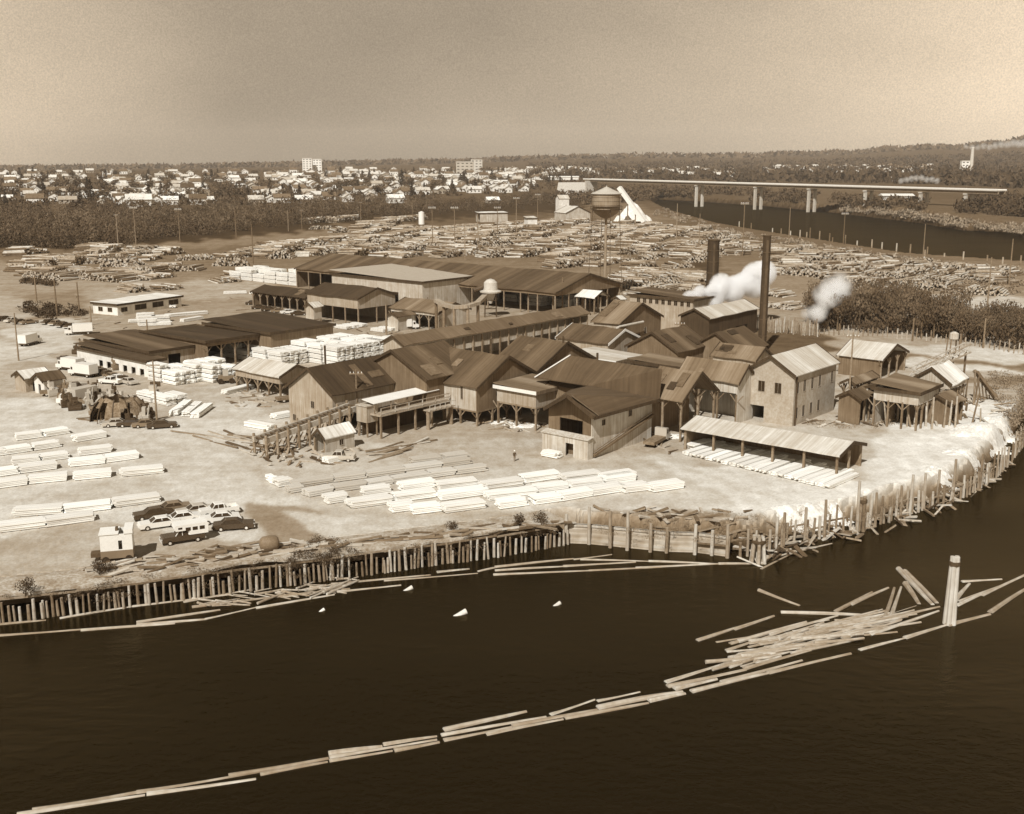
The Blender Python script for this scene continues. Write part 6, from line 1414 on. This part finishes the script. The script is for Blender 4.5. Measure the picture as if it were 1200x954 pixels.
for p, i, lab, rz, s, grp in HQ[:285]:
    if p.y < 1700: place(HK[i], 'house', lab, 'house', (p.x, p.y, p.z-.3), rz, s, grp)
    else: inst(HJ[i], 'house', lab, 'house', (p.x, p.y, p.z-.3), rz, (s, s, s), grp)
mb = MB()
for p, i, lab, rz, s, grp in HQ[285:]:
    M_ = Matrix.Translation((p.x, p.y, p.z-.3)) @ Matrix.Rotation(rz, 4, 'Z') @ Matrix.Scale(s, 4); j = HJ[i]
    for m_i in range(len(j.materials)):
        mb.mat(j.materials[m_i]); mb.add([tuple(M_ @ v.co) for v in j.vertices], [tuple(f.vertices) for f in j.polygons if f.material_index == m_i])
tag(mb.build('far_houses'), 'tiny distant houses on the far slope of the town', 'houses', kind='stuff')
# long flat halls
for i, (x, y, w_, l) in enumerate([(190,238,44,'long flat white roofed hall below the bright house cluster'),(395,213,60,'long pale hall in the middle of the town'),(590,216,70,'long white hall beside the highway'),(660,211,60,'white hall near the bridge abutment'),(1075,212,90,'white domed hall behind the right part of the bridge'),(1050,236,30,'white shed on the far river bank'),(520,208,80,'long pale hall on the town slope')]):
    p = Gt(x, y); e = empty('hall', l, 'hall', (p.x, p.y, p.z-.5), R_.uniform(-.2, .2))
    MB().box(-w_/2, w_/2, -8, 8, 0, 6).build('wall', W_WHITE, e); mb = MB(); mb.prism([(-9, 6), (9, 6), (0, 8)], 'x', -w_/2-1, w_/2+1); mb.build('roof', WHITE, e)
def woods(n, poly, where, kinds, hr):
    P = np.array(poly, float); k = 0; t = 0
    while k < n and t < n*50:
        t += 1; x = R_.uniform(P[:, 0].min(), P[:, 0].max()); y = R_.uniform(P[:, 1].min(), P[:, 1].max())
        if not inpoly(np.array([x]), np.array([y]), P)[0]: continue
        p = Gt(x, y)
        if p is None: continue
        k += 1; kd = R_.choice(kinds); nm = {'fir': 'dark pointed fir', 'round': 'bare rounded tree'}[kd]
        tree(kd, p, R_.uniform(*hr)*(1+p.y/9000), f'{nm} {where}', f'{nm}s {where}', R_.uniform(.9, 1.3), far=p.y > 1300)
woods(75, [(0,244),(240,240),(260,204),(0,206)], 'in the left part of the town', ['fir', 'round', 'round'], (10, 19))
woods(66, [(250,238),(480,234),(480,204),(250,204)], 'in the middle part of the town', ['fir', 'round', 'round'], (10, 18))
woods(55, [(480,232),(690,216),(690,201),(480,203)], 'in the right part of the town', ['fir', 'fir', 'round'], (10, 18))
woods(50, [(700,212),(1200,222),(1200,196),(700,200)], 'on the slopes behind the bridge', ['fir', 'round'], (12, 20))
for (x, y, h, l) in ((46,226,19,'tall dark fir left of centre in the left town part, leftmost of the big ones'),(51,227,21,'tallest dark fir near the left edge'),(89,225,19,'dark fir left of the bright house cluster'),(106,237,26,'big dark fir beside the flat white house'),(173,217,20,'dark fir above the bright house cluster'),(425,213,22,'left one of the dark fir pair in the town middle'),(433,213,22,'right one of the dark fir pair in the town middle'),(471,219,28,'biggest dark fir standing alone in the town'),(205,217,18,'dark fir at the right of the bright cluster'),(530,222,15,'round dark fir by the right brush edge'),(485,205,20,'dark fir on the town slope'),(515,208,17,'small dark fir on the town slope')):
    tree('fir', Gt(x, y), h, l, None, 1.25)
# ============================================================ steam and smoke
def puffs(name, label, pts, dens, seed, nsc=1.3, alb=(1, .985, .95)):
    rg = random.Random(seed); import bmesh
    m = bpy.data.materials.new(name); m.use_nodes = True; nt = m.node_tree; nt.nodes.clear()
    out = nt.nodes.new('ShaderNodeOutputMaterial'); v = nt.nodes.new('ShaderNodeVolumeScatter'); v.inputs['Color'].default_value = (*alb, 1); v.inputs['Anisotropy'].default_value = 0
    tc = nt.nodes.new('ShaderNodeTexCoord'); ln = nt.nodes.new('ShaderNodeVectorMath'); ln.operation = 'LENGTH'; nt.links.new(tc.outputs['Object'], ln.inputs[0])
    n = noise(nt, nsc, detail=4, rough=.65)
    edge = mth(nt, 'MULTIPLY_ADD', ln.outputs['Value'], -1.6, 1.5, clamp=True)
    d = mth(nt, 'MULTIPLY', mth(nt, 'MULTIPLY', mth(nt, 'MULTIPLY_ADD', n, 4., -1.3, clamp=True), edge), dens); nt.links.new(d, v.inputs['Density']); nt.links.new(v.outputs[0], out.inputs['Volume'])
    mb = MB(); bm = bmesh.new(); bmesh.ops.create_icosphere(bm, subdivisions=3, radius=1.); mb.add([tuple(q.co) for q in bm.verts], [tuple(w.index for w in f.verts) for f in bm.faces]); bm.free()
    me = mb.mesh('puff', m, True); e = empty(name, label, 'smoke', pts[0][0]); e['kind'] = 'stuff'
    for c, r in pts:
        o = bpy.data.objects.new('puff', me); C.objects.link(o); o.parent = e; o.location = c-pts[0][0]; o.scale = (r, r, r*rg.uniform(.75, 1)); o.rotation_euler = (rg.uniform(0, 6), rg.uniform(0, 6), rg.uniform(0, 6))
    return e
def PZ(px, py, D):   # point at pixel and forward distance
    u = (px-600)/FPX; v = (477-py)/FPX; d = (u, cp+v*sp, -sp+v*cp); t = D/d[1]; return Vector((d[0]*t, D, CH+d[2]*t))
rg = random.Random(4); L = []
for i in range(24):
    t = i/23; L.append((PZ(808+86*t+rg.uniform(-6, 6), 357-28*t**.8+rg.uniform(-7-7*t, 8), 310+12*t), 2.0+2.8*t**.6*rg.uniform(.7, 1.15)))
puffs('steam_cloud', 'bright white steam cloud drifting right past the thick smokestack', L, 3.2, 1)
L = []
for i in range(14):
    t = i/13; L.append((PZ(952+32*t+rg.uniform(-8, 8), 368-30*t+rg.uniform(-6, 6), 300+10*t), 2.4+2.1*t*rg.uniform(.6, 1.1)))
puffs('steam_cloud', 'smaller thin steam cloud at the left end of the leafless tree row', L, .45, 2)
L = []
for i in range(14):
    t = i/13; L.append((PZ(1132+90*t, 173-6*t+rg.uniform(-1.5, 1.5), 2620+60*t), 8+6*t))
puffs('far_smoke', 'long flat white smoke plume trailing right from the far chimney', L, .1, 3)
L = []
for i in range(8):
    t = i/7; L.append((PZ(1056+42*t, 213-4*math.sin(t*3.1)+rg.uniform(-1, 1), 1150), 4.2))
puffs('far_smoke', 'low white smoke bank just above the right part of the bridge', L, .25, 4)
# ============================================================ haze
m = bpy.data.materials.new('haze_air'); m.use_nodes = True; nt = m.node_tree; nt.nodes.clear()
out = nt.nodes.new('ShaderNodeOutputMaterial'); v = nt.nodes.new('ShaderNodeVolumePrincipled'); v.inputs['Color'].default_value = (1, .91, .79, 1); v.inputs['Density'].default_value = .00004; v.inputs['Anisotropy'].default_value = -.3
nt.links.new(v.outputs[0], out.inputs['Volume'])
tag(MB().box(-15000, 15000, -700, 9300, -8, 300).build('haze', m), 'thin pale summer haze over the whole valley', 'haze', kind='stuff')
